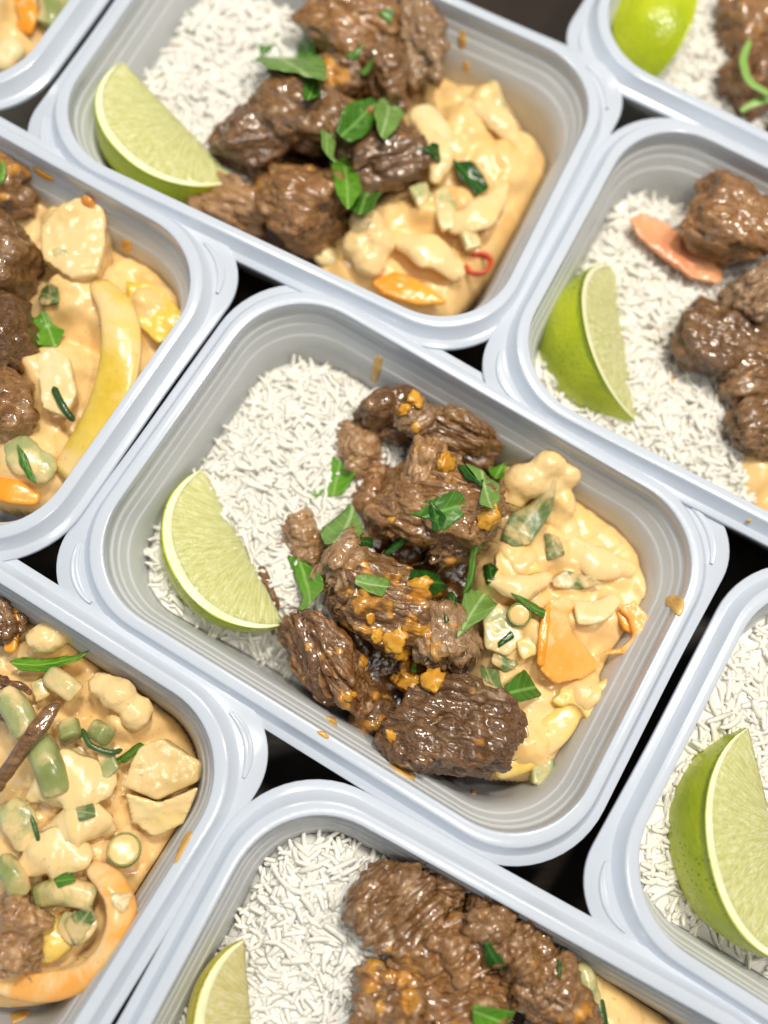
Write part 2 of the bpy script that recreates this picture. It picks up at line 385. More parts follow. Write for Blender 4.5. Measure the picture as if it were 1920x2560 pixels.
def mat_leaf(name, a, b2, vein, cover=0.0, rough=0.3):
    m, nt, b = newmat(name); v = rnd_vec(nt)
    n = noise_node(nt, 130, 3, vec=v); c = ramp(nt, n, [(0.3, a), (0.7, b2)])
    uv = N(nt, 'ShaderNodeTexCoord').outputs['UV']; sx = N(nt, 'ShaderNodeSeparateXYZ'); nt.links.new(uv, sx.inputs[0])
    ab = N(nt, 'ShaderNodeMath', operation='ABSOLUTE'); nt.links.new(sx.outputs[1], ab.inputs[0])
    mid = ramp(nt, ab.outputs[0], [(0.0, (1, 1, 1)), (0.035, (1, 1, 1)), (0.09, (0, 0, 0))])
    # side veins run out from the midrib at a slant
    ma = N(nt, 'ShaderNodeMath', operation='MULTIPLY_ADD'); ma.inputs[1].default_value = -0.7; nt.links.new(ab.outputs[0], ma.inputs[0]); nt.links.new(sx.outputs[0], ma.inputs[2])
    sn = N(nt, 'ShaderNodeMath', operation='MULTIPLY'); sn.inputs[1].default_value = 16.0; nt.links.new(ma.outputs[0], sn.inputs[0])
    si = N(nt, 'ShaderNodeMath', operation='SINE'); nt.links.new(sn.outputs[0], si.inputs[0])
    side = ramp(nt, si.outputs[0], [(0.90, (0, 0, 0)), (0.99, (0.45,) * 3)])
    c = mix(nt, mid, c, vein); c = mix(nt, side, c, vein)
    if cover:
        n2 = noise_node(nt, 90, 4, 0.6, 0.6, vec=v); t = 0.25 + 0.5 * (1 - cover)
        c = mix(nt, ramp(nt, n2, [(t - 0.06, (0, 0, 0)), (t + 0.06, (0.9,) * 3)]), c, (SAUCE[0] * 0.95, SAUCE[1] * 1.05, SAUCE[2] * 1.2))
    nt.links.new(c, b.inputs['Base Color']); b.inputs['Roughness'].default_value = rough
    h = mix(nt, 0.5, mid, side); p = bump(nt, b, h, -0.4, 0.0005)
    bump(nt, b, noise_node(nt, 260, 3, vec=v), 0.25, 0.0006, p)
    t = N(nt, 'ShaderNodeBsdfTranslucent'); nt.links.new(mix(nt, 0.5, c, (0.25, 0.5, 0.03)), t.inputs[0])
    mx = N(nt, 'ShaderNodeMixShader'); mx.inputs[0].default_value = 0.22
    nt.links.new(b.outputs[0], mx.inputs[1]); nt.links.new(t.outputs[0], mx.inputs[2]); nt.links.new(mx.outputs[0], nt.nodes['Material Output'].inputs[0])
    return m
M_LEAF = {'mid': mat_leaf('basil_leaf', (0.045, 0.15, 0.012), (0.09, 0.25, 0.025), (0.22, 0.42, 0.10)),
          'pale': mat_leaf('basil_leaf_underside', (0.15, 0.30, 0.055), (0.23, 0.40, 0.09), (0.42, 0.58, 0.24), 0, 0.42),
          'bright': mat_leaf('bright_basil_leaf', (0.08, 0.26, 0.012), (0.17, 0.40, 0.03), (0.30, 0.52, 0.12)),
          'dark': mat_leaf('dark_basil_leaf', (0.012, 0.055, 0.008), (0.03, 0.12, 0.015), (0.08, 0.22, 0.04), 0, 0.22),
          'coat': mat_leaf('sauce_filmed_leaf', (0.09, 0.17, 0.045), (0.20, 0.27, 0.10), (0.35, 0.38, 0.16), 0.42)}
def mat_rice():
    m, nt, b = newmat('cooked_rice'); v = rnd_vec(nt)
    oi = N(nt, 'ShaderNodeObjectInfo'); c = ramp(nt, oi.outputs['Random'], [(0.0, (0.82, 0.80, 0.73)), (0.5, (0.86, 0.85, 0.80)), (1.0, (0.84, 0.80, 0.71))])
    nt.links.new(c, b.inputs['Base Color']); b.inputs['Roughness'].default_value = 0.32
    bump(nt, b, noise_node(nt, 500, 2, vec=v), 0.15, 0.0004)
    t = N(nt, 'ShaderNodeBsdfTranslucent'); t.inputs[0].default_value = (0.95, 0.93, 0.86, 1)
    mx = N(nt, 'ShaderNodeMixShader'); mx.inputs[0].default_value = 0.08
    nt.links.new(b.outputs[0], mx.inputs[1]); nt.links.new(t.outputs[0], mx.inputs[2]); nt.links.new(mx.outputs[0], nt.nodes['Material Output'].inputs[0])
    return m
M_RICE = mat_rice()
def mat_lime(kind, green):
    m, nt, b = newmat('lime_' + kind)
    if kind == 'peel':
        a, c2 = ((0.30, 0.40, 0.008), (0.60, 0.64, 0.02)) if green else ((0.56, 0.48, 0.02), (0.72, 0.62, 0.07))
        v = rnd_vec(nt); n = noise_node(nt, 45, 3, vec=v); c = ramp(nt, n, [(0.25, a), (0.75, c2)])
        vo = N(nt, 'ShaderNodeTexVoronoi'); vo.inputs['Scale'].default_value = 620; nt.links.new(v, vo.inputs['Vector'])
        dots = ramp(nt, vo.outputs['Distance'], [(0.10, (1, 1, 1)), (0.34, (0, 0, 0))])
        pz = noise_node(nt, 55, 2, vec=v); dm = mix(nt, ramp(nt, pz, [(0.45, (0, 0, 0)), (0.66, (1, 1, 1))]), (0, 0, 0), dots)
        c = mix(nt, dm, c, (a[0] * 0.25, a[1] * 0.35, a[2]))
        nt.links.new(c, b.inputs['Base Color']); b.inputs['Roughness'].default_value = 0.27
        bump(nt, b, vo.outputs['Distance'], 0.25, 0.0006)
    elif kind == 'pith':
        n = noise_node(nt, 120, 3); c = ramp(nt, n, [(0.3, (0.78, 0.80, 0.45)), (0.7, (0.88, 0.88, 0.64))]) 
        nt.links.new(c, b.inputs['Base Color']); b.inputs['Roughness'].default_value = 0.4; bump(nt, b, n, 0.2, 0.0008)
    else:
        uv = N(nt, 'ShaderNodeTexCoord').outputs['UV']
        n = noise_node(nt, 1.0, 3, 0.55, 0.25, vec=uv, stretch=(26, 2.6, 1)); 
        g = ((0.54, 0.55, 0.19), (0.65, 0.65, 0.29), (0.78, 0.77, 0.46)) if green else ((0.56, 0.50, 0.17), (0.66, 0.60, 0.29), (0.78, 0.73, 0.46))
        c = ramp(nt, n, [(0.30, g[0]), (0.52, g[1]), (0.75, g[2])]); nt.links.new(c, b.inputs['Base Color'])
        b.inputs['Roughness'].default_value = 0.10; sss(b, 0.5, (1.0, 0.9, 0.5), 0.005)
        n2 = noise_node(nt, 1.0, 3, 0.6, 0.3, vec=uv, stretch=(34, 4.5, 1)); bump(nt, b, n2, 0.8, 0.0014)
    return m
M_LIME = {(k, g): mat_lime(k, g) for k in ('peel', 'pith', 'flesh') for g in (True, False)}

# ------------------------------------------------------------------ generators
FOOD = {k: [] for k in CONT}              # world-space geometry already laid in each container (for resting things on it)
_ico = {}
def ico(l):
    if l not in _ico:
        bm = bmesh.new(); bmesh.ops.create_icosphere(bm, subdivisions=l, radius=1.0); bm.verts.ensure_lookup_table()
        _ico[l] = (np.array([v.co[:] for v in bm.verts]), np.array([[v.index for v in f.verts] for f in bm.faces])); bm.free()
    return _ico[l]
def vnormals(V, F):
    F = np.asarray(F); n = np.cross(V[F[:, 1]] - V[F[:, 0]], V[F[:, 2]] - V[F[:, 0]]); out = np.zeros_like(V)
    for i in range(F.shape[1]): np.add.at(out, F[:, i], n)
    return out / (np.linalg.norm(out, axis=1)[:, None] + 1e-12)
def rotm(rx, ry, rz):
    return np.array((Matrix.Rotation(math.radians(rz), 3, 'Z') @ Matrix.Rotation(math.radians(ry), 3, 'Y') @ Matrix.Rotation(math.radians(rx), 3, 'X')))
def place(name, V, F, material, k, parent=None, attr=None, uv=None, smooth=True, food=True, label=None, cat=None, group=None):
    """V in world cm; the object's origin goes to the foot of the shape"""
    V = np.asarray(V, float); o_ = np.array([V[:, 0].mean(), V[:, 1].mean(), V[:, 2].min()])
    if parent is not None: o_ = np.array(parent.get('_o', [0, 0, 0])) if False else np.array(parent.location) / CM
    o = mesh_obj(name, V - o_, F, material, parent, smooth, uv, attr)
    if parent is None: o.location = o_ * CM
    if food and k is not None: FOOD[k].append((V, [tuple(f) for f in (F.tolist() if isinstance(F, np.ndarray) else F)]))
    if label: tag(o, label, cat, group)
    return o
def bvh(k, extra=()):
    vs, fs, n = [], [], 0
    for V, F in FOOD[k]:
        vs.append(V); fs += [tuple(i + n for i in f) for f in F]; n += len(V)
    return BVHTree.FromPolygons(np.concatenate(vs).tolist(), fs)
def cast(tree, x, y):
    w = ray(x, y); h = tree.ray_cast(Vector(CAM), Vector(w))
    return (np.array(h[0]), np.array(h[1])) if h[0] is not None else (None, None)

def meat_shape(seed, dims, level=5, squash=0.15, fib_rot=(0, 0, 0), crag=1.0, flat=26.0):
    rs = np.random.RandomState(seed); d, F = ico(level); off = rs.uniform(-50, 50, 3)
    nrm = rs.normal(size=(9, 3)); nrm = np.vstack([nrm, np.eye(3), -np.eye(3)]); nrm /= np.linalg.norm(nrm, axis=1)[:, None]; o = np.concatenate([rs.uniform(0.68, 0.95, 9), np.full(6, 1.0)])
    q = np.maximum(d @ nrm.T / o, 0); r = ((q ** flat).sum(1)) ** (-1 / flat)
    P = d * np.clip(r, 0.6, 1.25)[:, None]
    P = P + 0.17 * np.stack([fbm(P * 1.25 + off + s, 2) for s in (0, 31, 57)], 1)
    P = P * (1 + 0.16 * fbm(P * 2.3 + off + 9, 2))[:, None]
    Q = P * np.array(dims)
    n = vnormals(Q, F); R = rotm(*fib_rot); L = Q @ R; ext = np.abs(L[:, 0]).max()
    fr = rs.uniform(0.75, 1.55); fc = L * np.array([0.22, 1.0, 1.0]) * fr + off; q = fc * np.array([1.5, 2.0, 2.0])
    end = smoothstep(0.45, 0.95, np.abs(L[:, 0]) / ext)      # torn ends: strands of unequal length
    yz = np.column_stack([np.sign(L[:, 0]) * 3.3, L[:, 1], L[:, 2]]) + off
    tear = end * (0.22 * pn(yz * [1, 2.6, 2.6]) + 0.14 * pn(yz * [1, 6, 6] + 7)); Q = Q + np.outer(np.sign(L[:, 0]) * tear * crag, R[:, 0])
    rid = 1 - 2.2 * np.abs(pn(q)); rid2 = 1 - 2.2 * np.abs(pn(q * 2.4 + 5)); rid3 = 1 - 2.2 * np.abs(pn(q * 5.5 + 11))
    patch = smoothstep(-0.25, 0.35, fbm(Q * 0.9 + off + 13, 2))   # some faces smooth, some stringy
    crk = -smoothstep(0.09, 0.0, np.abs(pn(q * 0.5 + 3.3))) - 0.5 * smoothstep(0.06, 0.0, np.abs(pn(q * 1.1 + 8.1))) * patch
    disp = crag * (0.08 * rid + (0.03 + 0.05 * patch) * rid2 + (0.012 + 0.03 * patch) * rid3 + 0.19 * crk + 0.10 * fbm(Q * 1.2 + off, 2) + 0.03 * fbm(Q * 4.0 + off, 2) + 0.012 * fbm(Q * 10 + off, 2))
    sq = smoothstep(0.76 - squash, 0.88 - squash, 0.5 + 0.5 * fbm(Q * 1.5 + off + 40, 3) + 0.06 * n[:, 2]) if squash > 0 else np.zeros(len(Q))
    Q = Q + n * (disp + 0.05 * sq * (0.7 + 0.8 * fbm(Q * 6, 2)))[:, None]
    fat = smoothstep(0.055, 0.015, np.abs(pn(Q * [0.9, 0.9, 0.9] + off + 61))) * smoothstep(0.0, 0.35, fbm(Q * 0.8 + off + 91, 2))
    return Q, F, dict(fibco=fc, squash=sq, fat=fat, pale=patch * smoothstep(-0.2, 0.5, fbm(Q * 1.1 + off + 77, 3)))
def meat(k, x, y, z, dims, rot=(0, 0, 0), seed=1, level=5, squash=0.1, label='', material=None, crag=1.0, fib=(0, 0, 0), name='beef_chunk', cat='beef'):
    Q, F, at_ = meat_shape(seed, dims, level, squash, fib, crag)
    Rr = rotm(*rot); V = Q @ Rr.T + at(x, y, z)
    o = place(name, V, F, material or M_MEAT, k, attr=at_, label=label, cat=cat, group='braised beef chunks')
    if level >= 5 and max(dims) > 0.7:    # loose strands at the torn ends
        rs = np.random.RandomState(seed + 500); ax = rotm(*fib)[:, 0]; Lx = Q @ ax; nn = vnormals(V, F); ok = np.where((np.abs(Lx) > 0.5 * np.abs(Lx).max()) & (nn[:, 2] > -0.1))[0]
        vs, fs, n, ww = [], [], 0, Rr @ ax
        for i in rs.choice(ok, min(22, len(ok)), replace=False):
            d = ww * np.sign(Lx[i]) + nn[i] * rs.uniform(0.0, 0.5) + rs.normal(0, 0.35, 3); d /= np.linalg.norm(d); l = rs.uniform(0.12, 0.42); r0 = rs.uniform(0.018, 0.04)
            u = np.cross(d, [0.3, 0.2, 1]); u /= np.linalg.norm(u); w = np.cross(d, u); bend = rs.normal(0, 0.10, 3)
            for q in range(5):
                t = q / 4; c = V[i] - nn[i] * 0.03 + d * l * t + bend * t * t - np.array([0, 0, 0.08]) * t * t; r = r0 * (1 - 0.75 * t)
                for a in range(5): vs.append(c + (u * math.cos(a * 1.2566) + w * math.sin(a * 1.2566)) * r)
            fs += [(n + q*5 + a, n + q*5 + (a+1) % 5, n + (q+1)*5 + (a+1) % 5, n + (q+1)*5 + a) for q in range(4) for a in range(5)]; n += 25
        vs = np.array(vs); place('frayed_fibres', vs, fs, material or M_MEAT, k, parent=o, food=False, attr=dict(fibco=vs * 1.7))['kind'] = 'stuff'
    return o
def lump(name, k, x, y, r, material, parent, tree, seed=0, flat=0.3):
    """a small lumpy dab resting on whatever the camera sees at (x, y)"""
    p, n = cast(tree, x, y)
    if p is None: return None
    d, F = ico(3); rs = np.random.RandomState(seed); off = rs.uniform(-40, 40, 3)
    V = d * (1 + 0.95 * fbm(d * 1.7 + off, 3))[:, None] * np.array([r, r * rs.uniform(0.6, 0.95), r * flat])
    z = Vector(n); qd = z.to_track_quat('Z', 'Y').to_matrix(); a = rs.uniform(0, 6.28)
    Rz = rotm(0, 0, math.degrees(a)); V = V @ Rz.T @ np.array(qd).T + p + n * r * 0.05
    return place(name, V, F, material, k, parent=parent, food=False)

def blob(k, parts, material, name, label, cat, voxel=0.09, smooth=6, rough=0.05, seed=0, group=None, parent=None, food=True):
    """one body grown from overlapping ellipsoids ((x, y, z, (rx, ry, rz), rotz))"""
    d, F = ico(3); vs, fs, n = [], [], 0
    for x, y, z, r, rz in parts:
        r = np.array(r if hasattr(r, '__len__') else (r, r, r)); V = (d * r) @ rotm(0, 0, rz).T + at(x, y, z)
        vs.append(V); fs.append(F + n); n += len(V)
    me = bpy.data.meshes.new('tmp'); me.from_pydata(np.concatenate(vs).tolist(), [], np.concatenate(fs).tolist())
    o = bpy.data.objects.new('tmp', me); COL.objects.link(o)
    md = o.modifiers.new('r', 'REMESH'); md.mode = 'VOXEL'; md.voxel_size = voxel
    ms = o.modifiers.new('s', 'SMOOTH'); ms.iterations = smooth; ms.factor = 0.6
    dg = bpy.context.evaluated_depsgraph_get(); ev = bpy.data.meshes.new_from_object(o.evaluated_get(dg))
    V = np.empty(len(ev.vertices) * 3); ev.vertices.foreach_get('co', V); V = V.reshape(-1, 3)
    Fq = [tuple(p.vertices) for p in ev.polygons]
    bpy.data.objects.remove(o); bpy.data.meshes.remove(me); bpy.data.meshes.remove(ev)
    nn = vnormals(V, np.array([f[:3] for f in Fq])); off = seed * 3.7
    V = V + nn * (rough * fbm(V * 1.8 + off, 3) + rough * 0.5 * fbm(V * 5 + off, 2))[:, None]
    return place(name, V, Fq, material, k, parent=parent, label=label, cat=cat, group=group, food=food)

def slab(k, poly, z, thick, material, name, label, cat, rough=0.04, seed=0, group=None, voxel=0.08, smooth=4, tilt=(0, 0), parent=None, shrink=0.93):
    """a cut piece: polygon of display points at height z (tilted by z per cm in x, y), given thickness and rounded edges"""
    c = at(*np.mean(poly, 0), z); T = []
    for p in poly:
        q = at(p[0], p[1], z); dz = (q - c)[:2] @ np.array(tilt); T.append(at(p[0], p[1], z + dz))
    T = np.array(T); m = len(T); g = T.mean(0); B = g + (T - g) * shrink; B[:, 2] -= thick
    V = np.concatenate([T, B]); F = [tuple(range(m)), tuple(range(m, 2 * m))[::-1]] + [(i, i + m, (i + 1) % m + m, (i + 1) % m) for i in range(m)]
    bm = bmesh.new(); vv = [bm.verts.new(v) for v in V]
    for f in F: bm.faces.new([vv[i] for i in f])
    bmesh.ops.recalc_face_normals(bm, faces=bm.faces); me = bpy.data.meshes.new('tmp'); bm.to_mesh(me); bm.free()
    o = bpy.data.objects.new('tmp', me); COL.objects.link(o)
    md = o.modifiers.new('r', 'REMESH'); md.mode = 'VOXEL'; md.voxel_size = voxel
    ms = o.modifiers.new('s', 'SMOOTH'); ms.iterations = smooth; ms.factor = 0.6
    dg = bpy.context.evaluated_depsgraph_get(); ev = bpy.data.meshes.new_from_object(o.evaluated_get(dg))
    V = np.empty(len(ev.vertices) * 3); ev.vertices.foreach_get('co', V); V = V.reshape(-1, 3); Fq = [tuple(p.vertices) for p in ev.polygons]
    bpy.data.objects.remove(o); bpy.data.meshes.remove(me); bpy.data.meshes.remove(ev)
    nn = vnormals(V, np.array([f[:3] for f in Fq])); V = V + nn * (rough * 2 * fbm(V * 1.3 + seed * 3.1, 2) + rough * fbm(V * 4 + seed, 2))[:, None]
    return place(name, V, Fq, material, k, label=label, cat=cat, group=group, parent=parent)

def spline(P, n):
    P = np.asarray(P, float); Q = np.concatenate([[2 * P[0] - P[1]], P, [2 * P[-1] - P[-2]]]); out = []
    m = len(P) - 1
    for i in range(n):
        t = i / (n - 1) * m; j = min(int(t), m - 1); t -= j; a, b, c, d = Q[j], Q[j+1], Q[j+2], Q[j+3]
        out.append(0.5 * (2*b + (c - a)*t + (2*a - 5*b + 4*c - d)*t*t + (3*b - a - 3*c + d)*t**3))
    return np.array(out)
def ribbon(k, path, width, thick, material, name, label, cat, up=(0, 0, 1), twist=(0, 0), ends=0.35, rough=0.02, seed=0, n=34, m=14, group=None, parent=None, food=True, cup=0.0):
    """a strip with a rounded section swept along a path of (x, y, z); width may be a list"""
    P = spline([at(*p) for p in path], n); T = np.gradient(P, axis=0); T /= np.linalg.norm(T, axis=1)[:, None]
    w = np.interp(np.linspace(0, 1, n), np.linspace(0, 1, len(width)), width) if hasattr(width, '__len__') else np.full(n, width)
    tw = np.radians(np.interp(np.linspace(0, 1, n), np.linspace(0, 1, len(twist)), twist))
    t_ = np.linspace(0, 1, n); e = np.minimum(t_, 1 - t_) * n / (n * 0.08); e = np.clip(e, 0, 1); prof = ends + (1 - ends) * np.sqrt(1 - (1 - e) ** 2)
    rings = []
    for i in range(n):
        u = np.array(up, float); s = np.cross(T[i], u); s /= np.linalg.norm(s) + 1e-9; u = np.cross(s, T[i])
        c, sn = math.cos(tw[i]), math.sin(tw[i]); s, u = s * c + u * sn, u * c - s * sn
        R = []
        for j in range(m):
            a = 2 * math.pi * j / m; ca, sa = math.cos(a), math.sin(a)
            x = math.copysign(abs(ca) ** 0.6, ca) * w[i] / 2 * prof[i]; y = math.copysign(abs(sa) ** 0.8, sa) * thick / 2 * prof[i] + cup * (1 - (2 * x / (w[i] + 1e-9)) ** 2)
            R.append(P[i] + s * x + u * y)
        rings.append(np.array(R))
    V = np.concatenate(rings); F = [(i*m+j, i*m+(j+1) % m, (i+1)*m+(j+1) % m, (i+1)*m+j) for i in range(n - 1) for j in range(m)]
    F.append(tuple(range(m))[::-1]); F.append(tuple(range((n-1)*m, n*m)))
    V = V + rough * np.stack([fbm(V * 1.7 + seed + s, 2) for s in (1, 20, 40)], 1) * 2
    fc = np.column_stack([np.repeat(np.arange(n) * 0.05, m), V[:, 1], V[:, 2]]) + seed
    return place(name, V, F, material, k, label=label, cat=cat, group=group, parent=parent, food=food, attr=dict(fibco=fc))

def leaf(k, tree, poly, kind, label, lift=0.05, fold=0.10, seed=0, axis=None, group='chopped green herb pieces', slope=0.9, thick=0.035, name='herb_leaf', conform=0.35):
    q = np.array(poly, float); q = q.mean(0) + (q - q.mean(0)) * 1.10; nx_ = np.roll(q, -1, 0); poly = np.empty((2 * len(q), 2)); poly[0::2] = q * 0.92 + nx_ * 0.08; poly[1::2] = q * 0.08 + nx_ * 0.92
    poly = [tuple(p) for p in poly]; c = np.mean(poly, 0); hits = []
    for p in poly + [tuple(c)] + [tuple((np.array(p) + c) / 2) for p in poly]:
        h, _ = cast(tree, *p)
        if h is not None: hits.append(h)
    if len(hits) >= 3:
        H = np.array(hits); A = np.column_stack([H[:, :2], np.ones(len(H))]); m = H.mean(0)
        B = (H[:, :2] - m[:2]); g = np.linalg.lstsq(np.vstack([B, np.eye(2) * 0.25]), np.concatenate([H[:, 2] - m[2], [0, 0]]), rcond=None)[0]
        sl = np.linalg.norm(g); g = g * min(1, slope / (sl + 1e-9)); res = H[:, 2] - (m[2] + B @ g)
        z0 = m[2] + 0.55 * max(res.max(), 0) + lift
    else: m = at(c[0], c[1], 3.4); g = np.zeros(2); z0 = 3.4
    def on(p, dz=0):                      # ray x plane
        w = ray(*p); nrm = np.array([-g[0], -g[1], 1.0]); q = np.array([m[0], m[1], z0 + dz]); t = ((q - CAM) @ nrm) / (w @ nrm); return CAM + w * t
    V0 = np.array([on(p) for p in poly])
    nrm = np.array([-g[0], -g[1], 1.0]); nrm /= np.linalg.norm(nrm)
    cen = V0.mean(0); D = V0 - cen
    ax = np.linalg.svd(D)[2][0] if axis is None else (on(axis[1]) - on(axis[0])); ax = ax - nrm * (ax @ nrm); ax /= np.linalg.norm(ax); sd = np.cross(nrm, ax)
    bm = bmesh.new(); vv = [bm.verts.new((p @ ax, p @ sd, 0)) for p in D]; f = bm.faces.new(vv)
    bmesh.ops.triangulate(bm, faces=[f])
    for _ in range(3): bmesh.ops.subdivide_edges(bm, edges=[e for e in bm.edges if e.calc_length() > 0.16], cuts=1, use_grid_fill=True); bmesh.ops.triangulate(bm, faces=[f for f in bm.faces if len(f.verts) > 3])
    bm.normal_update(); bm.verts.ensure_lookup_table(); bm.faces.ensure_lookup_table(); bm.verts.index_update()
    L = np.array([v.co[:] for v in bm.verts]); Fs = [tuple(v.index for v in f.verts) for f in bm.faces]
    if bm.faces[0].normal.z < 0: Fs = [f[::-1] for f in Fs]
    be = [(e.verts[0].index, e.verts[1].index) for e in bm.edges if len(e.link_faces) == 1]; bm.free()
    size = np.abs(L[:, 0]).max() + 1e-6; W = np.abs(L[:, 1]).max() + 1e-6
    rs = np.random.RandomState(seed + 3); o = rs.uniform(-30, 30, 3)
    L[:, :2] += 0.035 * np.stack([pn(L * 3 + o), pn(L * 3 + o + 9)], 1)
    zz = fold * (np.abs(L[:, 1]) / W) * W + rs.uniform(-0.22, 0.32) * (L[:, 0] / size) ** 2 * size + rs.uniform(-0.2, 0.3) * (L[:, 1] / W) ** 2 * W + 0.13 * fbm(L * 1.3 + o, 2) + 0.02 * fbm(L * 5 + o, 2)
    V = cen + np.outer(L[:, 0], ax) + np.outer(L[:, 1], sd) + np.outer(zz, nrm)
    if conform:                           # sag a little towards what lies underneath
        for i in range(len(V)):
            h = tree.ray_cast(Vector((V[i][0], V[i][1], V[i][2] + 0.6)), Vector((0, 0, -1)))
            if h[0] is not None: V[i][2] += conform * np.clip(h[0].z + 0.04 - V[i][2], -0.35, 0.5)
    n = len(V); VV = np.concatenate([V + nrm * thick / 2, V - nrm * thick / 2])
    FF = Fs + [tuple(i + n for i in f[::-1]) for f in Fs] + [(a, b, b + n, a + n) for a, b in be]
    uv = np.concatenate([L[:, :2] / size] * 2); uv[:, 1] = np.concatenate([L[:, 1] / W * 0.8] * 2)
    return place(name, VV, FF, M_LEAF[kind], k, uv=uv, label=label, cat='herb', group=group, food=False)

def poly_sd(p, poly):                      # signed distance, negative inside
    poly = np.asarray(poly, float); d = np.full(len(p), 1e9); ins = np.zeros(len(p), bool); n = len(poly)
    for i in range(n):
        a, b = poly[i], poly[(i + 1) % n]; e = b - a; w = p - a
        t = np.clip((w @ e) / (e @ e), 0, 1); d = np.minimum(d, np.linalg.norm(w - t[:, None] * e, axis=1))
        c = ((a[1] <= p[:, 1]) & (b[1] > p[:, 1])) | ((b[1] <= p[:, 1]) & (a[1] > p[:, 1]))
        xs = a[0] + (p[:, 1] - a[1]) / (b[1] - a[1] + 1e-12) * e[0]; ins ^= c & (p[:, 0] < xs)
    return np.where(ins, -d, d)
_zs = np.array([p[1] for p in WALL_PR][::-1]); _ds = np.array([p[0] for p in WALL_PR][::-1])
def wall_sd(p, z):                         # distance past the inner wall at height z
    d = np.interp(z, _zs, _ds) + 0.03; r = np.maximum(RC - 0.6 * d, 1.3); qx = np.abs(p[:, 0]) - (HA - d - r); qy = np.abs(p[:, 1]) - (HB - d - r)
    return np.hypot(np.maximum(qx, 0), np.maximum(qy, 0)) + np.minimum(np.maximum(qx, qy), 0) - r
def field(k, poly, hfun, res, material, name, edge=1.0, food=True, smooth=True, sink=1.2):
    """a mound inside container k: poly and hfun in container cm, rounded off at the poly's edge, stopping at the wall"""
    poly = np.asarray(poly); lo, hi = poly.min(0) - 0.1, poly.max(0) + 0.1
    lo = np.maximum(lo, [-8.2, -5.9]); hi = np.minimum(hi, [8.2, 5.9])
    nx, ny = [int((hi[i] - lo[i]) / res) + 2 for i in (0, 1)]
    gx, gy = np.meshgrid(np.linspace(lo[0], hi[0], nx), np.linspace(lo[1], hi[1], ny), indexing='ij'); p = np.column_stack([gx.ravel(), gy.ravel()])
    sd = poly_sd(p, poly); h = hfun(p) - sink * (1 - np.sqrt(np.clip(1 - np.clip(1 + sd / edge, 0, 1) ** 2, 0, 1)))
    wd = wall_sd(p, h); keep = (sd < 0.0) & (wd < res * 1.3)
    e = 0.02; gxx = wall_sd(p + [e, 0], h) - wd; gyy = wall_sd(p + [0, e], h) - wd; gl = np.hypot(gxx, gyy) + 1e-9
    pull = np.maximum(wd, 0); p = p - np.column_stack([gxx / gl, gyy / gl]) * pull[:, None]
    idx = np.arange(nx * ny).reshape(nx, ny); q = np.stack([idx[:-1, :-1], idx[1:, :-1], idx[1:, 1:], idx[:-1, 1:]], -1).reshape(-1, 4)
    q = q[keep[q].all(1)]; used = np.unique(q); mp = -np.ones(nx * ny, int); mp[used] = np.arange(len(used)); q = mp[q]
    V = np.column_stack([p[used], np.maximum(h[used], 0.27)])
    # skirt
    ed = {}
    for f in q.tolist():
        for a, b in zip(f, f[1:] + f[:1]):
            if (b, a) in ed: del ed[(b, a)]
            else: ed[(a, b)] = 1
    n = len(V); bv = sorted({a for e_ in ed for a in e_}); bm_ = {a: n + i for i, a in enumerate(bv)}
    low = V[bv].copy(); low[:, 2] = np.maximum(low[:, 2] - 0.8, 0.25); low[:, :2] *= 0.985
    V = np.concatenate([V, low]); F = [tuple(f) for f in q.tolist()] + [(b, a, bm_[a], bm_[b]) for a, b in ed]
    o = place(name, to_world(k, V), F, material, k, food=food, smooth=smooth)
    return o
def px_poly(k, pts, z): return to_local(k, np.array([at(x, y, z) for x, y in pts]))[:, :2]

# rice: a few grain shapes, every grain near the top is a part of its portion
def grain_mesh(i, bend, l, w):
    n, m = 6, 5; rings = []
    for a in range(n):
        t = (0, 0.09, 0.36, 0.64, 0.91, 1)[a]; x = (t - 0.5) * l; r = w / 2 * (max(0.0, 1 - abs(2 * t - 1) ** 5)) ** 0.5 if 0 < a < n - 1 else w * 0.26
        rings.append([(x, r * math.cos(2 * math.pi * j / m), r * math.sin(2 * math.pi * j / m) - bend * (2 * t - 1) ** 2) for j in range(m)])
    V = np.array(rings).reshape(-1, 3); F = [(a*m+j, a*m+(j+1) % m, (a+1)*m+(j+1) % m, (a+1)*m+j) for a in range(n - 1) for j in range(m)]
    F += [tuple(range(m))[::-1], tuple(range((n - 1) * m, n * m))]
    me = bpy.data.meshes.new('rice_grain'); me.from_pydata((V * CM).tolist(), [], F); me.polygons.foreach_set('use_smooth', np.ones(len(me.polygons), bool)); me.materials.append(M_RICE)
    return me, V, F
GR = [grain_mesh(0, 0.04, 0.74, 0.185), grain_mesh(1, 0.09, 0.86, 0.172), grain_mesh(2, 0.15, 0.90, 0.178), grain_mesh(3, 0.05, 0.60, 0.19), grain_mesh(4, 0.21, 0.84, 0.17), grain_mesh(5, 0.03, 0.46, 0.19)]
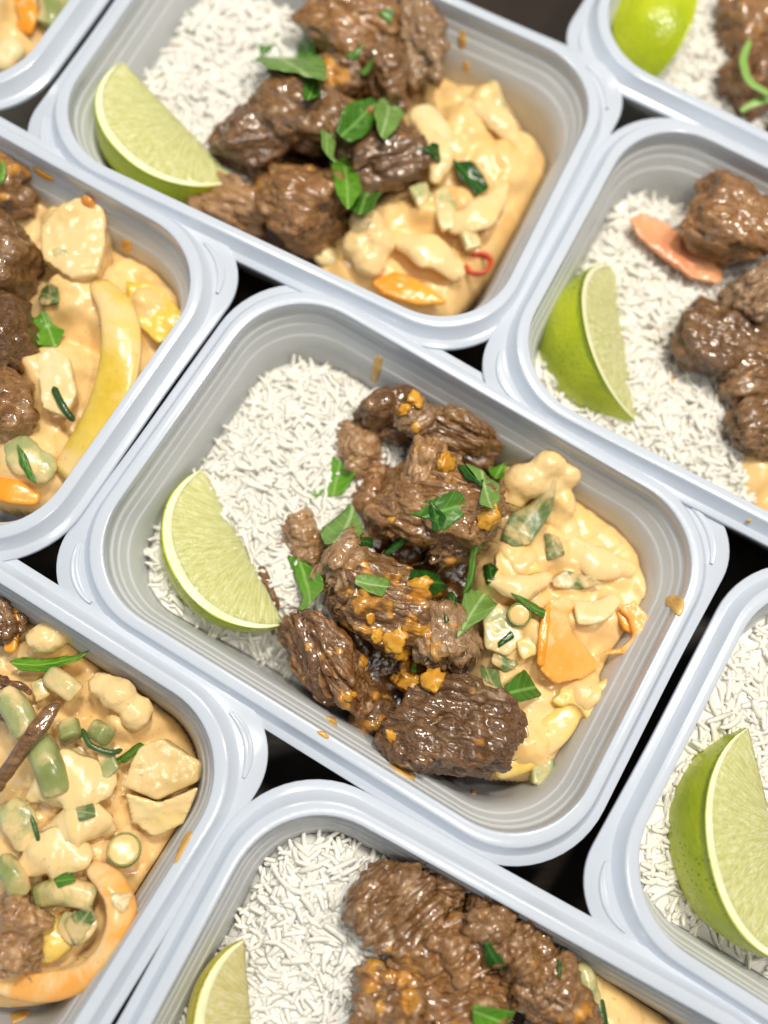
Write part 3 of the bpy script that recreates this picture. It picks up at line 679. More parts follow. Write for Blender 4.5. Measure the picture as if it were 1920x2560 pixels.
def rice(k, poly, hfun, label, n_top, n_rest, seed, edge=0.6):
    rs = np.random.RandomState(seed); poly = np.asarray(poly); base = hfun
    hfun = lambda p: base(p) + 0.13 * fbm(np.column_stack([p * 1.5, np.full(len(p), seed)]), 3)   # clumps
    root = empty('rice_portion', tuple(to_world(k, [[poly[:, 0].mean(), poly[:, 1].mean(), 0.3]])[0])); tag(root, label, 'rice', 'portions of white rice')
    f = field(k, poly, lambda p: hfun(p) - 0.01 + 0.06 * fbm(np.column_stack([p * 2.2, np.zeros(len(p))]), 2), 0.16, M_RICE, 'rice_bed', edge=edge)
    f.parent = root; f.location = f.location - root.location
    del_ = [k_ for k_ in ('label',) if k_ in f]
    ox = np.array(root.location) / CM
    lo, hi = np.maximum(poly.min(0), [-8.0, -5.7]), np.minimum(poly.max(0), [8.0, 5.7])
    def sample(n, layer):
        out = []
        while len(out) < n:
            p = rs.uniform(lo, hi, (n * 2, 2)); sd = poly_sd(p, poly); h = hfun(p) - 1.2 * (1 - np.sqrt(np.clip(1 - np.clip(1 + sd / edge, 0, 1) ** 2, 0, 1)))
            ok = (sd < -0.05) & (wall_sd(p, h) < -0.22); out += list(np.column_stack([p, h])[ok])
        P = np.array(out[:n]); P[:, 2] += layer + rs.uniform(-0.05, 0.09, n); return P
    def yaw(P): return 260 * float(fbm(np.array([[P[0] * 0.8, P[1] * 0.8, seed * 1.0]]), 1)[0]) + rs.normal(0, 38)   # grains of a clump lie roughly alike
    vs, fs, c = [], [], 0
    for P in sample(n_rest, 0.0):       # the deeper grains, joined
        me, V, F = GR[rs.randint(6)]; R = rotm(rs.uniform(0, 360), rs.normal(0, 9), yaw(P))
        s_ = rs.uniform(0.85, 1.12); vs.append(V @ R.T * s_ + to_world(k, [P])[0] - ox); fs += [tuple(i + c for i in f_) for f_ in F]; c += len(V)
    if n_rest:
        o = mesh_obj('deeper_grains', np.concatenate(vs), fs, M_RICE, root); o['kind'] = 'stuff'
    for P in sample(n_top, 0.08):
        me = GR[rs.randint(6)][0]; o = bpy.data.objects.new('rice_grain', me); link(o, root)
        w = to_world(k, [P])[0] - ox; o.location = w * CM
        o.rotation_euler = (rs.uniform(0, 6.283), math.radians(rs.normal(0, 10)), math.radians(yaw(P))); s_ = rs.uniform(0.85, 1.15); o.scale = (s_, s_, s_)
    return root

def lime(k, p1, p2, apex, wedge, label, green=True, flip=1, seed=0, local=False):
    """a wedge of lime: tips p1, p2 and the middle of the cut face's rim given as (x, y, z); the flesh goes on 'wedge' degrees under that face"""
    A, B, C = [to_world(k, [q])[0] if local else at(*q) for q in (p1, p2, apex)]; X = B - A; L = np.linalg.norm(X); X /= L; mid = (A + B) / 2
    e1 = (C - mid) - X * ((C - mid) @ X); R = np.linalg.norm(e1); e1 /= R; e2 = np.cross(X, e1)
    if e2[2] > 0: e2 = -e2
    e2 *= flip
    root = empty('lime_wedge', tuple(np.append(mid[:2], min(A[2], C[2]) - R * 0.6))); tag(root, label, 'lime', 'lime wedges')
    ox = np.array(root.location) / CM; rs = np.random.RandomState(seed); off = rs.uniform(-20, 20, 3)
    nt_, nr, na = 56, 22, 22
    t = np.linspace(-1, 1, nt_); x = t * L / 2
    prof = (1 - np.abs(t) ** 2.15) ** 0.56; prof[0] = prof[-1] = 0.05
    def pt(i, rho, a): return mid + X * x[i] + (e1 * math.cos(a) + e2 * math.sin(a)) * rho
    wg = math.radians(wedge)
    def surf(r0, aa):                     # outer surface grid at radius prof*R - r0
        return np.array([[pt(i, max(prof[i] * R - r0, 0.03), a) for a in aa] for i in range(nt_)])
    aa = np.linspace(0, wg, na)
    def grid_faces(n, m, o=0): return [(o+i*m+j, o+(i+1)*m+j, o+(i+1)*m+j+1, o+i*m+j+1) for i in range(n - 1) for j in range(m - 1)]
    # peel: shell 0.06 thick
    tp = 0.055; g = surf(0, aa); g2 = surf(tp, aa); gv = g.reshape(-1, 3); c = pt(nt_ // 2, 0, 0)
    nn = gv - mid; nn /= np.linalg.norm(nn, axis=1)[:, None]; gv = gv + nn * (0.03 * fbm(gv * 0.9 + off, 2) + 0.006 * fbm(gv * 9 + off, 1))[:, None]
    V = np.concatenate([gv, g2.reshape(-1, 3)]); n0 = nt_ * na; F = grid_faces(nt_, na) + [f[::-1] for f in grid_faces(nt_, na, n0)]
    for i in range(nt_ - 1):
        for j in (0, na - 1): F.append((i*na+j, (i+1)*na+j, n0+(i+1)*na+j, n0+i*na+j))
    mesh_obj('peel', V - ox, F, M_LIME['peel', green], root)
    # pith: the pale band of both cut faces plus the shell under the peel
    tq = 0.34
    for kind, ra, rb, dz in (('pith', tp, tq, 0.0), ('flesh', tq, None, 0.035)):
        vs, fs, uvs, n = [], [], [], 0
        for a, sgn in ((0.0, -1), (wg, 1)):
            side = (-e1 * math.sin(a) + e2 * math.cos(a)) * sgn
            rows = []
            for i in range(nt_):
                ro = max(prof[i] * R - ra, 0.02); ri = max(prof[i] * R - rb, 0.015) if rb else 0.0
                for j in range(nr):
                    s_ = j / (nr - 1); rho = ri + (ro - ri) * s_
                    if kind == 'flesh':
                        puff = 0.05 * (1 - abs(2 * s_ - 1) ** 4) * min(1, prof[i] * 1.5) - 0.03
                    else: puff = 0.012 * math.sin(math.pi * s_)
                    rows.append(pt(i, rho, a) + side * puff); uvs.append((math.atan2(rho + 0.9, x[i] * 0.8), math.hypot(rho, x[i] * 0.5)))
            rows = np.array(rows)
            if kind == 'flesh':
                uu = np.array(uvs[-len(rows):]); st = pn(np.column_stack([uu[:, 0] * 26, uu[:, 1] * 2.2, np.full(len(uu), off[0])])); rows = rows + np.outer(0.045 * st, side)
            vs.append(rows); ff = grid_faces(nt_, nr, n); fs += ff if sgn < 0 else [f[::-1] for f in ff]; n += len(rows)
        mesh_obj(kind, np.concatenate(vs) - ox, fs, M_LIME[kind, green], root, uv=np.array(uvs))
    Vw = surf(0, aa); Vw = np.concatenate([Vw.reshape(-1, 3), np.array([pt(i, 0, 0) for i in range(nt_)])]); Fw = grid_faces(nt_, na)
    for i in range(nt_ - 1): Fw += [(n0 + i, n0 + i + 1, (i + 1) * na, i * na)]
    FOOD[k].append((Vw, Fw))
    return root

def splash(k, poly, label, material=None, off=0.05, name='sauce_splash'):
    """a thin smear of sauce on the plastic, laid on the container's own surface"""
    tree = CT[k]; poly = np.array(poly, float); c = poly.mean(0); rings = [[tuple(c)]]
    m = 28; per = []
    seg = np.array([np.linalg.norm(poly[(i+1) % len(poly)] - poly[i]) for i in range(len(poly))]); cum = np.concatenate([[0], np.cumsum(seg)]) / seg.sum()
    for j in range(m):
        s_ = j / m; i = np.searchsorted(cum, s_, side='right') - 1; f = (s_ - cum[i]) / (cum[i+1] - cum[i]); per.append(poly[i] * (1 - f) + poly[(i+1) % len(poly)] * f)
    per = np.array(per)
    for _ in range(2): per = (np.roll(per, 1, 0) + 2 * per + np.roll(per, -1, 0)) / 4
    V, F = [], []; fr = [0.0, 0.4, 0.75, 0.93, 1.0]; ht = [1, 0.95, 0.8, 0.5, -0.3]
    for f, h in zip(fr, ht):
        for q in (per * f + c * (1 - f)) if f > 0 else [c]:
            p, n = cast(tree, *q)
            if p is None: return None
            V.append(p + n * off * h * (1 if n @ (CAM - p) > 0 else -1))
    F = [(0, 1 + j, 1 + (j + 1) % m) for j in range(m)]
    for r in range(3): F += [(1 + r*m + j, 1 + (r+1)*m + j, 1 + (r+1)*m + (j+1) % m, 1 + r*m + (j+1) % m) for j in range(m)]
    return place(name, V, F, material or M_SPL, k, food=False, label=label, cat='sauce', group='sauce splashes on the plastic')
M_SPL = mat_sauce('dried_sauce', (0.66, 0.40, 0.12), 0.2)
M_SPLO = mat_sauce('orange_oil', (0.72, 0.33, 0.02), 0.2)
def tree_of(k):
    vs, fs, n = [], [], 0
    for me in (ME_RIM, ME_BODY):
        V = np.array([v.co[:] for v in me.vertices]) / CM; V[:, 2] *= ROOT[k].scale[2]
        vs.append(to_world(k, V)); fs += [tuple(i + n for i in p.vertices) for p in me.polygons]; n += len(V)
    return BVHTree.FromPolygons(np.concatenate(vs).tolist(), fs)
CT = {k: tree_of(k) for k in CONT}

# ------------------------------------------------------------------ food, container by container
def nz(p, s, o=0.0, n=2): return fbm(np.column_stack([p * s, np.full(len(p), o)]), n)
def bumps(k, z, lst):                     # ((x, y, height, radius_cm), ...) -> height function terms
    L = [(to_local(k, at(x, y, z))[0][:2], h, r) for x, y, h, r in lst]
    def f(p):
        out = np.zeros(len(p))
        for c, h, r in L: out = np.maximum(out, h * np.exp(-(((p - c) ** 2).sum(1) / r ** 2) ** 1.5))
        return out
    return f
def sauce(k, poly_px, z, lst, label, material=None, seed=0, res=0.075, amp=0.16, edge=1.1, name='curry_sauce', sink=1.6, lumpy=0.65):
    b = bumps(k, z, lst); P = px_poly(k, poly_px, z); rs = np.random.RandomState(seed); lo, hi = P.min(0), P.max(0)
    L = [(rs.uniform(lo, hi), rs.uniform(0, 3.14), rs.uniform(0.4, 1.2), rs.uniform(0.3, 0.6), rs.uniform(0.12, 0.5)) for _ in range(int((hi - lo).prod() * 0.8))]
    def h(p):
        w = p + 0.22 * np.column_stack([nz(p, 1.3, seed + 1), nz(p, 1.3, seed + 2)]); o = np.zeros(len(p))
        for c, a, ra, rb, hh in L:        # pieces hidden under the sauce
            d = w - c; u = d[:, 0] * math.cos(a) + d[:, 1] * math.sin(a); v = d[:, 1] * math.cos(a) - d[:, 0] * math.sin(a)
            o = np.maximum(o, hh * np.exp(-((u / ra) ** 2 + (v / rb) ** 2) ** 1.6))
        return z + b(w) + o * lumpy + amp * nz(p, 0.9, seed) + 0.06 * nz(p, 2.6, seed + 5) + 0.03 * (1 - 2 * np.abs(nz(w, 2.2, seed + 8)))
    o = field(k, px_poly(k, poly_px, z), h, res, material or M_SAUCE, name, edge=edge, sink=sink)
    return tag(o, label, 'sauce', 'pools of sauce')
def gravy(k, poly_px, z, label, seed=0):
    h = lambda p: z + 0.3 * nz(p, 1.1, seed)
    o = field(k, px_poly(k, poly_px, z), h, 0.10, M_GRAVY, 'brown_gravy', edge=1.2)
    return tag(o, label, 'gravy', 'pools of brown gravy')

# ---- container 0, the middle one
rice(0, [(-8.3, -6), (-8.3, 6), (-1.6, 6), (-0.7, 1.5), (-0.6, -2.6), (-0.2, -6)],
     lambda p: 3.15 + 0.22 * nz(p, 0.55, 1) - 1.5 * smoothstep(-2.6, -5.0, p[:, 1]) * smoothstep(-5.5, -2.0, p[:, 0]) - 0.5 * smoothstep(-2.5, 0.2, p[:, 0]) - 0.5 * smoothstep(3.8, 5.2, p[:, 1]) - 0.25 * smoothstep(-6.2, -7.4, p[:, 0]),
     'white long grain rice in the middle container, between lime and beef', 300, 1900, 3)
lime(0, (440, 1012, 3.3), (616, 1348, 3.45), (382, 1256, 4.45), 88, 'lime wedge with broad cut face up in the left corner of the middle container', seed=1)
gravy(0, [(700, 1180), (800, 930), (1060, 900), (1110, 1000), (1090, 1300), (1110, 1690), (960, 1690), (830, 1640), (720, 1500), (680, 1350)], 2.75, 'dark brown gravy under the beef in the middle container', 3)
sauce(0, [(1040, 1080), (1080, 980), (1170, 960), (1290, 1060), (1420, 1180), (1440, 1290), (1400, 1380), (1350, 1440), (1345, 1520), (1300, 1580), (1200, 1700), (1060, 1690), (1010, 1560), (990, 1300)], 3.25,
      [(1110, 1215, 0.75, 0.75), (1180, 1200, 0.55, 0.7), (1150, 1370, 0.9, 0.9), (1090, 1400, 0.75, 0.7), (1260, 1215, 0.35, 0.7), (1330, 1240, 0.3, 0.5), (1230, 1330, 0.5, 0.7), (1300, 1330, 0.35, 0.6), (1090, 1480, 0.6, 0.6), (1260, 1500, 0.5, 0.6), (1130, 1600, 0.3, 0.8), (1220, 1270, 0.45, 0.5), (1050, 1260, 0.6, 0.5)],
      'creamy orange curry sauce pooling at the right end of the middle container', seed=2)
MC = 'in the middle container'
meat(0, 838, 905, 3.7, (0.95, 1.05, 0.95), (20, 10, 30), 11, 5, 0.03, 'dark beef chunk at the back of the pile ' + MC, M_MEAT_DARK)
meat(0, 980, 925, 4.0, (1.65, 0.62, 0.55), (35, 6, -22), 12, 6, 0.02, 'long slab of beef lying along the far wall ' + MC, M_MEAT, fib=(0, 0, 0))
meat(0, 985, 985, 3.1, (1.45, 0.6, 0.42), (20, 4, -20), 13, 5, 0.08, 'flat beef slice beneath the long slab ' + MC, M_MEAT_DARK)
meat(0, 905, 905, 4.55, (0.62, 0.55, 0.62), (0, 0, 40), 33, 5, 0.10, 'small beef knob at the top of the pile ' + MC, M_MEAT_PALE)
meat(0, 775, 970, 3.35, (0.68, 0.95, 0.6), (0, 20, 28), 14, 5, 0.03, 'pinkish curled beef flap on the rice edge ' + MC, M_MEAT_PALE)
meat(0, 808, 1080, 3.2, (0.62, 1.15, 0.7), (0, 0, 12), 34, 5, 0.03, 'folded beef strip left of the tallest chunk ' + MC, M_MEAT)
meat(0, 915, 1000, 4.7, (0.62, 0.95, 0.75), (15, 0, -8), 15, 5, 0.06, 'narrow upright beef neck above the tallest chunk ' + MC, M_MEAT_PALE, fib=(0, 0, 90))
m4 = meat(0, 935, 1090, 4.25, (1.72, 1.55, 1.25), (10, -8, -40), 16, 6, 0.05, 'largest beef chunk topped with a basil leaf ' + MC, M_MEAT, fib=(0, 0, 30), crag=1.2)
meat(0, 985, 1160, 3.9, (0.95, 0.75, 0.8), (0, 0, 20), 17, 5, 0.04, 'smooth brown beef end right below the basil leaf ' + MC, M_MEAT)
meat(0, 662, 1170, 3.35, (0.52, 0.85, 0.5), (0, 12, 10), 18, 5, 0.03, 'small greyish beef scrap on the rice ' + MC, M_MEAT_PALE)
meat(0, 760, 1235, 4.0, (0.95, 1.05, 0.9), (0, 15, -20), 19, 5, 0.08, 'pale stringy beef piece left of the orange pulp ' + MC, M_MEAT_PALE, crag=1.5, fib=(0, 0, 70))
m6 = meat(0, 850, 1315, 4.2, (1.65, 1.25, 1.0), (-8, 6, -36), 20, 6, 0.21, 'beef chunk smothered in orange squash pulp ' + MC, M_MEAT, crag=1.2, fib=(0, 0, 20))
meat(0, 940, 1370, 4.0, (1.15, 0.95, 0.9), (0, 0, -50), 21, 5, 0.10, 'shredded beef end below the orange pulp ' + MC, M_MEAT_PALE, crag=1.4, fib=(0, 0, -30))
m7 = meat(0, 718, 1440, 3.75, (1.95, 0.92, 0.85), (15, 12, -52), 22, 6, 0.10, 'long dark beef chunk leaning to the near wall ' + MC, M_MEAT_DARK, crag=1.15)
m8 = meat(0, 975, 1575, 4.1, (1.85, 1.45, 1.2), (0, 0, -18), 23, 6, 0.05, 'big round browned beef chunk nearest the bottom corner ' + MC, M_MEAT_DARK, crag=0.85)
meat(0, 815, 1545, 2.6, (0.8, 0.8, 0.7), (0, 0, 0), 24, 4, 0.2, 'dark beef bit sunk between two chunks ' + MC, M_MEAT_DARK)
meat(0, 905, 1475, 2.9, (0.75, 0.55, 0.45), (0, 0, -10), 25, 5, 0.6, 'orange pulp covered beef bit above the round chunk ' + MC, M_MEAT)
ribbon(0, [(562, 1222, 3.25), (582, 1262, 3.35), (596, 1305, 3.2), (590, 1370, 2.6)], [0.34, 0.28, 0.2, 0.16], 0.2, M_MEAT_DARK, 'beef_shred', 'thin brown beef shred behind the lime ' + MC, 'beef', rough=0.05)
ribbon(0, [(1085, 1490, 4.1), (1105, 1530, 4.1), (1128, 1582, 3.8)], [0.14, 0.11, 0.08], 0.10, M_MEAT_DARK, 'beef_shred', 'tiny beef fibre sticking out beside the round chunk ' + MC, 'beef', rough=0.04)
# vegetables
VG = 'sauced vegetables'
blob(0, [(1135, 1040, 4.1, (0.75, 0.62, 0.62), 0), (1185, 1005, 4.35, (0.6, 0.5, 0.55), 10), (1232, 1025, 4.2, (0.40, 0.42, 0.40), 0), (1215, 1085, 3.7, (0.42, 0.6, 0.5), 20), (1225, 1150, 3.3, (0.45, 0.7, 0.35), 10), (1105, 1075, 3.7, (0.5, 0.5, 0.5), 0), (1180, 1050, 3.8, (0.7, 0.6, 0.6), 0), (1200, 1110, 3.4, (0.5, 0.6, 0.4), 0), (1232, 1200, 3.15, (0.5, 0.6, 0.3), 10)], M_CAULI, 'cauliflower_floret', 'tall sauce coated cauliflower floret by the far wall ' + MC, 'cauliflower', seed=1, rough=0.07, group=VG)
slab(0, [(1068, 1198), (1105, 1168), (1150, 1190), (1172, 1232), (1110, 1255), (1072, 1235)], 4.05, 0.6, M_POTATO, 'potato_chunk', 'yellow potato chunk left of the zucchini slice ' + MC, 'potato', seed=2, group=VG, rough=0.07)
slab(0, [(1182, 1308), (1172, 1380), (1166, 1448), (1200, 1478), (1258, 1468), (1302, 1440), (1272, 1402), (1238, 1368), (1226, 1332), (1246, 1304), (1215, 1284)], 4.1, 0.22, M_PEPPER, 'pepper_piece', 'large folded orange pepper piece ' + MC, 'pepper', seed=3, group=VG, tilt=(-0.28, 0.12), rough=0.03, voxel=0.06, smooth=3)
ribbon(0, [(1184, 1305, 4.35), (1174, 1370, 4.45), (1168, 1440, 4.3)], [0.2, 0.32, 0.25], 0.16, M_PEPPER_O, 'pepper_strip', 'bright orange pepper edge along the large folded piece ' + MC, 'pepper', group=VG)
slab(0, [(1298, 1413), (1342, 1398), (1372, 1372), (1356, 1330), (1332, 1312), (1372, 1296), (1408, 1335), (1421, 1380), (1402, 1418), (1350, 1416)], 4.05, 0.25, M_PEPPER, 'pepper_ring', 'orange pepper curl against the right wall ' + MC, 'pepper', seed=9, group=VG, tilt=(0.12, 0.1), rough=0.04, voxel=0.06, smooth=3)
slab(0, [(1330, 1318), (1358, 1308), (1382, 1340), (1372, 1372), (1350, 1360)], 3.9, 0.2, M_PEPPER_O, 'pepper_piece', 'deep orange pepper inside the curl at the right wall ' + MC, 'pepper', seed=10, group=VG, voxel=0.06, smooth=3)
ribbon(0, [(1240, 1325, 4.0), (1290, 1320, 4.1), (1335, 1290, 3.95)], [0.75, 0.8, 0.4], 0.16, M_ONION, 'onion_piece', 'translucent onion piece between two pepper pieces ' + MC, 'onion', twist=(10, 25, 20), group=VG)
ribbon(0, [(1070, 1672, 3.05), (1140, 1630, 3.2), (1200, 1575, 3.35), (1235, 1530, 3.35)], [0.55, 1.0, 1.0, 0.8], 0.22, M_YELLOW if False else M_POTATO, 'cabbage_strip', 'wide pale yellow strip beside the round beef chunk ' + MC, 'vegetable', twist=(-20, -10, 0, 10), cup=0.12, group=VG)
slab(0, [(1190, 1512), (1215, 1482), (1262, 1482), (1330, 1462), (1338, 1515), (1310, 1562), (1275, 1560), (1240, 1522), (1205, 1528)], 3.75, 0.6, M_POTATO, 'potato_chunk', 'yellow potato wedge under the large orange pepper ' + MC, 'potato', seed=5, group=VG, rough=0.07)
slab(0, [(1150, 1640), (1196, 1636), (1196, 1690), (1178, 1703), (1148, 1694)], 3.2, 0.7, M_ZUC, 'zucchini_chunk', 'square zucchini end by the bottom corner ' + MC, 'zucchini', seed=6, group=VG, rough=0.02)
slab(0, [(1040, 1322), (1080, 1300), (1118, 1335), (1140, 1385), (1095, 1418), (1048, 1402)], 4.1, 0.4, M_ZUC, 'zucchini_slice', 'greyish green zucchini slice under the onion ring ' + MC, 'zucchini', seed=7, group=VG)
slab(0, [(1112, 1385), (1152, 1368), (1168, 1408), (1130, 1428)], 4.25, 0.5, M_POTATO, 'potato_chunk', 'small yellow potato cube beside the large orange pepper ' + MC, 'potato', seed=8, group=VG)
def onion_ring(k, x, y, z, r, label, tilt=(12, -8)):
    R = rotm(tilt[0], tilt[1], 0); n, m = 26, 8; V, F = [], []
    prof = [(r + 0.02, -0.12), (r, 0.05), (r - 0.015, 0.07), (r - 0.04, 0.07), (r - 0.055, 0.05), (r - 0.06, -0.12)]; m = len(prof)
    for i in range(n):
        a = 2 * math.pi * i / n; e = 1.0
        for q, h in prof: V.append(np.array([q * e * math.cos(a), q / e * math.sin(a), h]))
    V = np.array(V) @ R.T + at(x, y, z); F = [(i*m+j, ((i+1) % n)*m+j, ((i+1) % n)*m+(j+1) % m, i*m+(j+1) % m) for i in range(n) for j in range(m)]
    o = place('spring_onion_ring', V, F, M_RING, k, label=label, cat='spring onion', group='spring onion rings')
    d, Fi = ico(3); place('core', (d * [r - 0.03, r - 0.03, 0.07]) @ R.T + at(x, y, z), Fi, M_SAUCE, k, parent=o); return o
ribbon(0, [(1055, 1248, 3.9), (1120, 1272, 4.15), (1190, 1246, 3.8)], [0.5, 0.85, 0.4], 0.14, M_CABB, 'cabbage_leaf', 'sauce draped cabbage strip below the potato ' + MC, 'cabbage', group=VG, cup=0.15, rough=0.06, ends=0.1)
ribbon(0, [(1225, 1170, 3.5), (1290, 1215, 3.75), (1370, 1232, 3.5)], [0.6, 1.2, 0.4], 0.14, M_CABB, 'cabbage_leaf', 'smooth cabbage fold in the open sauce ' + MC, 'cabbage', group=VG, cup=0.18, rough=0.06, ends=0.1)
onion_ring(0, 1122, 1327, 4.35, 0.36, 'spring onion ring next to the small dark leaf ' + MC)
T0 = bvh(0)
for i, (x, y, r, par) in enumerate([(898, 862, 0.30, m4), (872, 885, 0.24, m4), (853, 1003, 0.24, m4), (965, 1000, 0.40, m4), (1055, 1118, 0.36, m4), (845, 1120, 0.15, m4),
        (800, 1330, 0.24, m6), (850, 1380, 0.44, m6), (815, 1375, 0.24, m6), (905, 1262, 0.34, m6), (935, 1275, 0.36, m6), (870, 1410, 0.30, m6), (885, 1475, 0.38, m6), (935, 1470, 0.34, m6),
        (700, 1415, 0.15, m7), (765, 1500, 0.12, m7), (845, 1590, 0.22, m8)]):
    lump('squash_pulp', 0, x, y, r, M_PULP, par, T0, i)
LV = [
 ([(722, 986), (768, 1023), (737, 1065), (701, 1071), (708, 1028)], 'bright', 'broad bright leaf lying on the rice above the small beef scrap'),
 ([(649, 1078), (691, 1051), (699, 1065), (660, 1092)], 'bright', 'narrow bright leaf tip lying on the rice'),
 ([(695, 1144), (762, 1101), (783, 1144), (774, 1157), (708, 1184)], 'pale', 'squarish pale leaf beside the small beef scrap'),
 ([(749, 1161), (808, 1159), (806, 1180), (779, 1176)], 'dark', 'dark sliver under the squarish pale leaf'),
 ([(633, 1211), (666, 1224), (699, 1253), (699, 1274), (660, 1319), (649, 1315), (654, 1286)], 'bright', 'bright curved leaf between lime and stringy beef'),
 ([(772, 1249), (789, 1240), (839, 1251), (837, 1267), (822, 1288), (799, 1280), (770, 1263)], 'pale', 'ragged pale leaf on the stringy beef'),
 ([(874, 1105), (997, 1051), (999, 1107), (954, 1144), (929, 1119)], 'mid', 'large triangular leaf on the largest beef chunk'),
 ([(933, 1084), (964, 1117), (954, 1140), (937, 1149), (931, 1111)], 'dark', 'small dark leaf stuck over the large triangular leaf'),
 ([(1008, 1007), (1040, 1022), (1077, 1044), (1079, 1078), (1062, 1099), (1033, 1092), (1043, 1050), (1028, 1030)], 'pale', 'curled pale leaf right of the largest beef chunk'),
 ([(990, 1006), (1012, 1007), (1044, 1028), (1038, 1052), (1010, 1032)], 'dark', 'dark folded leaf behind the curled pale leaf'),
 ([(1056, 1011), (1091, 1007), (1089, 1028), (1070, 1038)], 'bright', 'bright leaf corner left of the cauliflower'),
 ([(1035, 1144), (1050, 1169), (1029, 1199), (1024, 1269), (1012, 1278), (1014, 1228), (1022, 1178)], 'mid', 'long narrow leaf standing between beef and potato'),
 ([(829, 1188), (858, 1164), (887, 1151), (882, 1163), (856, 1180), (838, 1194)], 'dark', 'thin dark sliver in the gap under the largest beef chunk'),
 ([(891, 1232), (945, 1236), (972, 1263), (933, 1284), (904, 1274), (889, 1257)], 'dark', 'dark crumpled leaf on the orange pulp'),
 ([(1045, 1219), (1060, 1215), (1077, 1230), (1066, 1249), (1050, 1257)], 'dark', 'small dark bit in sauce left of the potato'),
 ([(1004, 1286), (1045, 1269), (1068, 1313), (1045, 1336), (993, 1363), (993, 1332)], 'pale', 'biggest pale leaf lying at the edge of the sauce'),
 ([(960, 1299), (979, 1276), (993, 1299), (989, 1324), (968, 1338)], 'dark', 'dark bit left of the biggest pale leaf'),
 ([(1104, 1288), (1141, 1297), (1172, 1319), (1170, 1336), (1137, 1311)], 'mid', 'pointed leaf above the spring onion ring'),
 ([(1177, 1149), (1208, 1159), (1220, 1194), (1185, 1203)], 'coat', 'sauce filmed square leaf below the cauliflower'),
 ([(1197, 1249), (1220, 1234), (1262, 1244), (1296, 1263), (1245, 1272), (1199, 1267)], 'coat', 'sauce filmed half moon slice in the open sauce'),
 ([(1077, 1386), (1102, 1363), (1110, 1378), (1079, 1397)], 'dark', 'short dark strip on the zucchini slice'),
 ([(1097, 1480), (1131, 1449), (1170, 1501), (1129, 1514), (1104, 1510)], 'mid', 'five sided green leaf above the pale yellow strip'),
 ([(895, 1412), (906, 1451), (889, 1451)], 'mid', 'tiny leaf tip above the orange pulp bit'),
 ([(1068, 1412), (1120, 1437), (1091, 1455), (1064, 1435)], 'coat', 'sauce filmed leaf under the zucchini slice'),
 ([(1089, 1161), (1105, 1112), (1154, 1086), (1199, 1044), (1191, 1103), (1145, 1170), (1112, 1178)], 'coat', 'big sauce filmed leaf draped over the cauliflower'),
 ([(1040, 1440), (1075, 1455), (1085, 1490), (1045, 1480)], 'coat', 'sauce filmed leaf edge touching the round beef chunk'),
]
for i, (p, kd, lab) in enumerate(LV): leaf(0, T0, p, kd, lab + ' ' + MC, seed=i, fold=0.12 if i % 2 else -0.08, lift=0.05 + 0.03 * (i == 7))
splash(0, [(808, 770), (828, 765), (824, 800), (812, 830), (800, 826)], 'yellowish drip on the far inner wall ' + MC)
splash(0, [(1436, 1290), (1456, 1284), (1480, 1292), (1476, 1326), (1466, 1336), (1452, 1316), (1438, 1306)], 'round sauce blot on the right rim ' + MC, off=0.07)
splash(0, [(815, 1605), (850, 1620), (905, 1680), (895, 1690), (850, 1665)], 'yellow sauce smear on the near inner wall ' + MC)
splash(0, [(702, 1548), (722, 1550), (730, 1570), (715, 1566)], 'faint yellow stain on the near inner wall ' + MC)
splash(0, [(682, 1577), (700, 1580), (714, 1594), (706, 1597), (688, 1586)], 'small orange oil drop at the near rim ' + MC, M_SPLO)
splash(0, [(1018, 1705), (1030, 1707), (1028, 1717), (1018, 1715)], 'tiny yellow dot near the bottom corner ' + MC)

# ---- container 1, behind the middle one
MC = 'in the upper middle container'
GH = 'chopped green herb pieces'
rice(1, [(-8.3, -6), (-8.3, 6), (-1.6, 6), (-1.2, 0), (-2.0, -6)], lambda p: 3.2 + 0.25 * nz(p, 0.55, 4) - 0.6 * smoothstep(4.0, 5.2, p[:, 1]) - 1.0 * smoothstep(-3, -5, p[:, 1]), 'white rice ' + MC, 190, 1500, 13)
lime(1, (266, 132, 4.45), (510, 388, 3.6), (284, 358, 4.95), 85, 'lime wedge with cut face up in the left corner ' + MC, seed=2)
gravy(1, [(450, 420), (560, 230), (640, 80), (900, 60), (900, 420), (760, 560), (600, 530)], 3.15, 'brown gravy under the beef ' + MC, 7)
sauce(1, [(850, 160), (950, 130), (1090, 190), (1190, 310), (1200, 380), (1140, 480), (1060, 590), (980, 680), (860, 660), (660, 590), (700, 500), (800, 400)], 3.2,
      [(1010, 290, 0.9, 1.2), (1060, 380, 0.8, 1.2), (960, 350, 0.9, 1.0), (1040, 240, 0.8, 0.8), (930, 470, 0.6, 0.8), (1120, 330, 0.4, 0.8), (1010, 450, 0.6, 0.8)], 'thick orange curry sauce mounded at the right end ' + MC, seed=9, res=0.1)
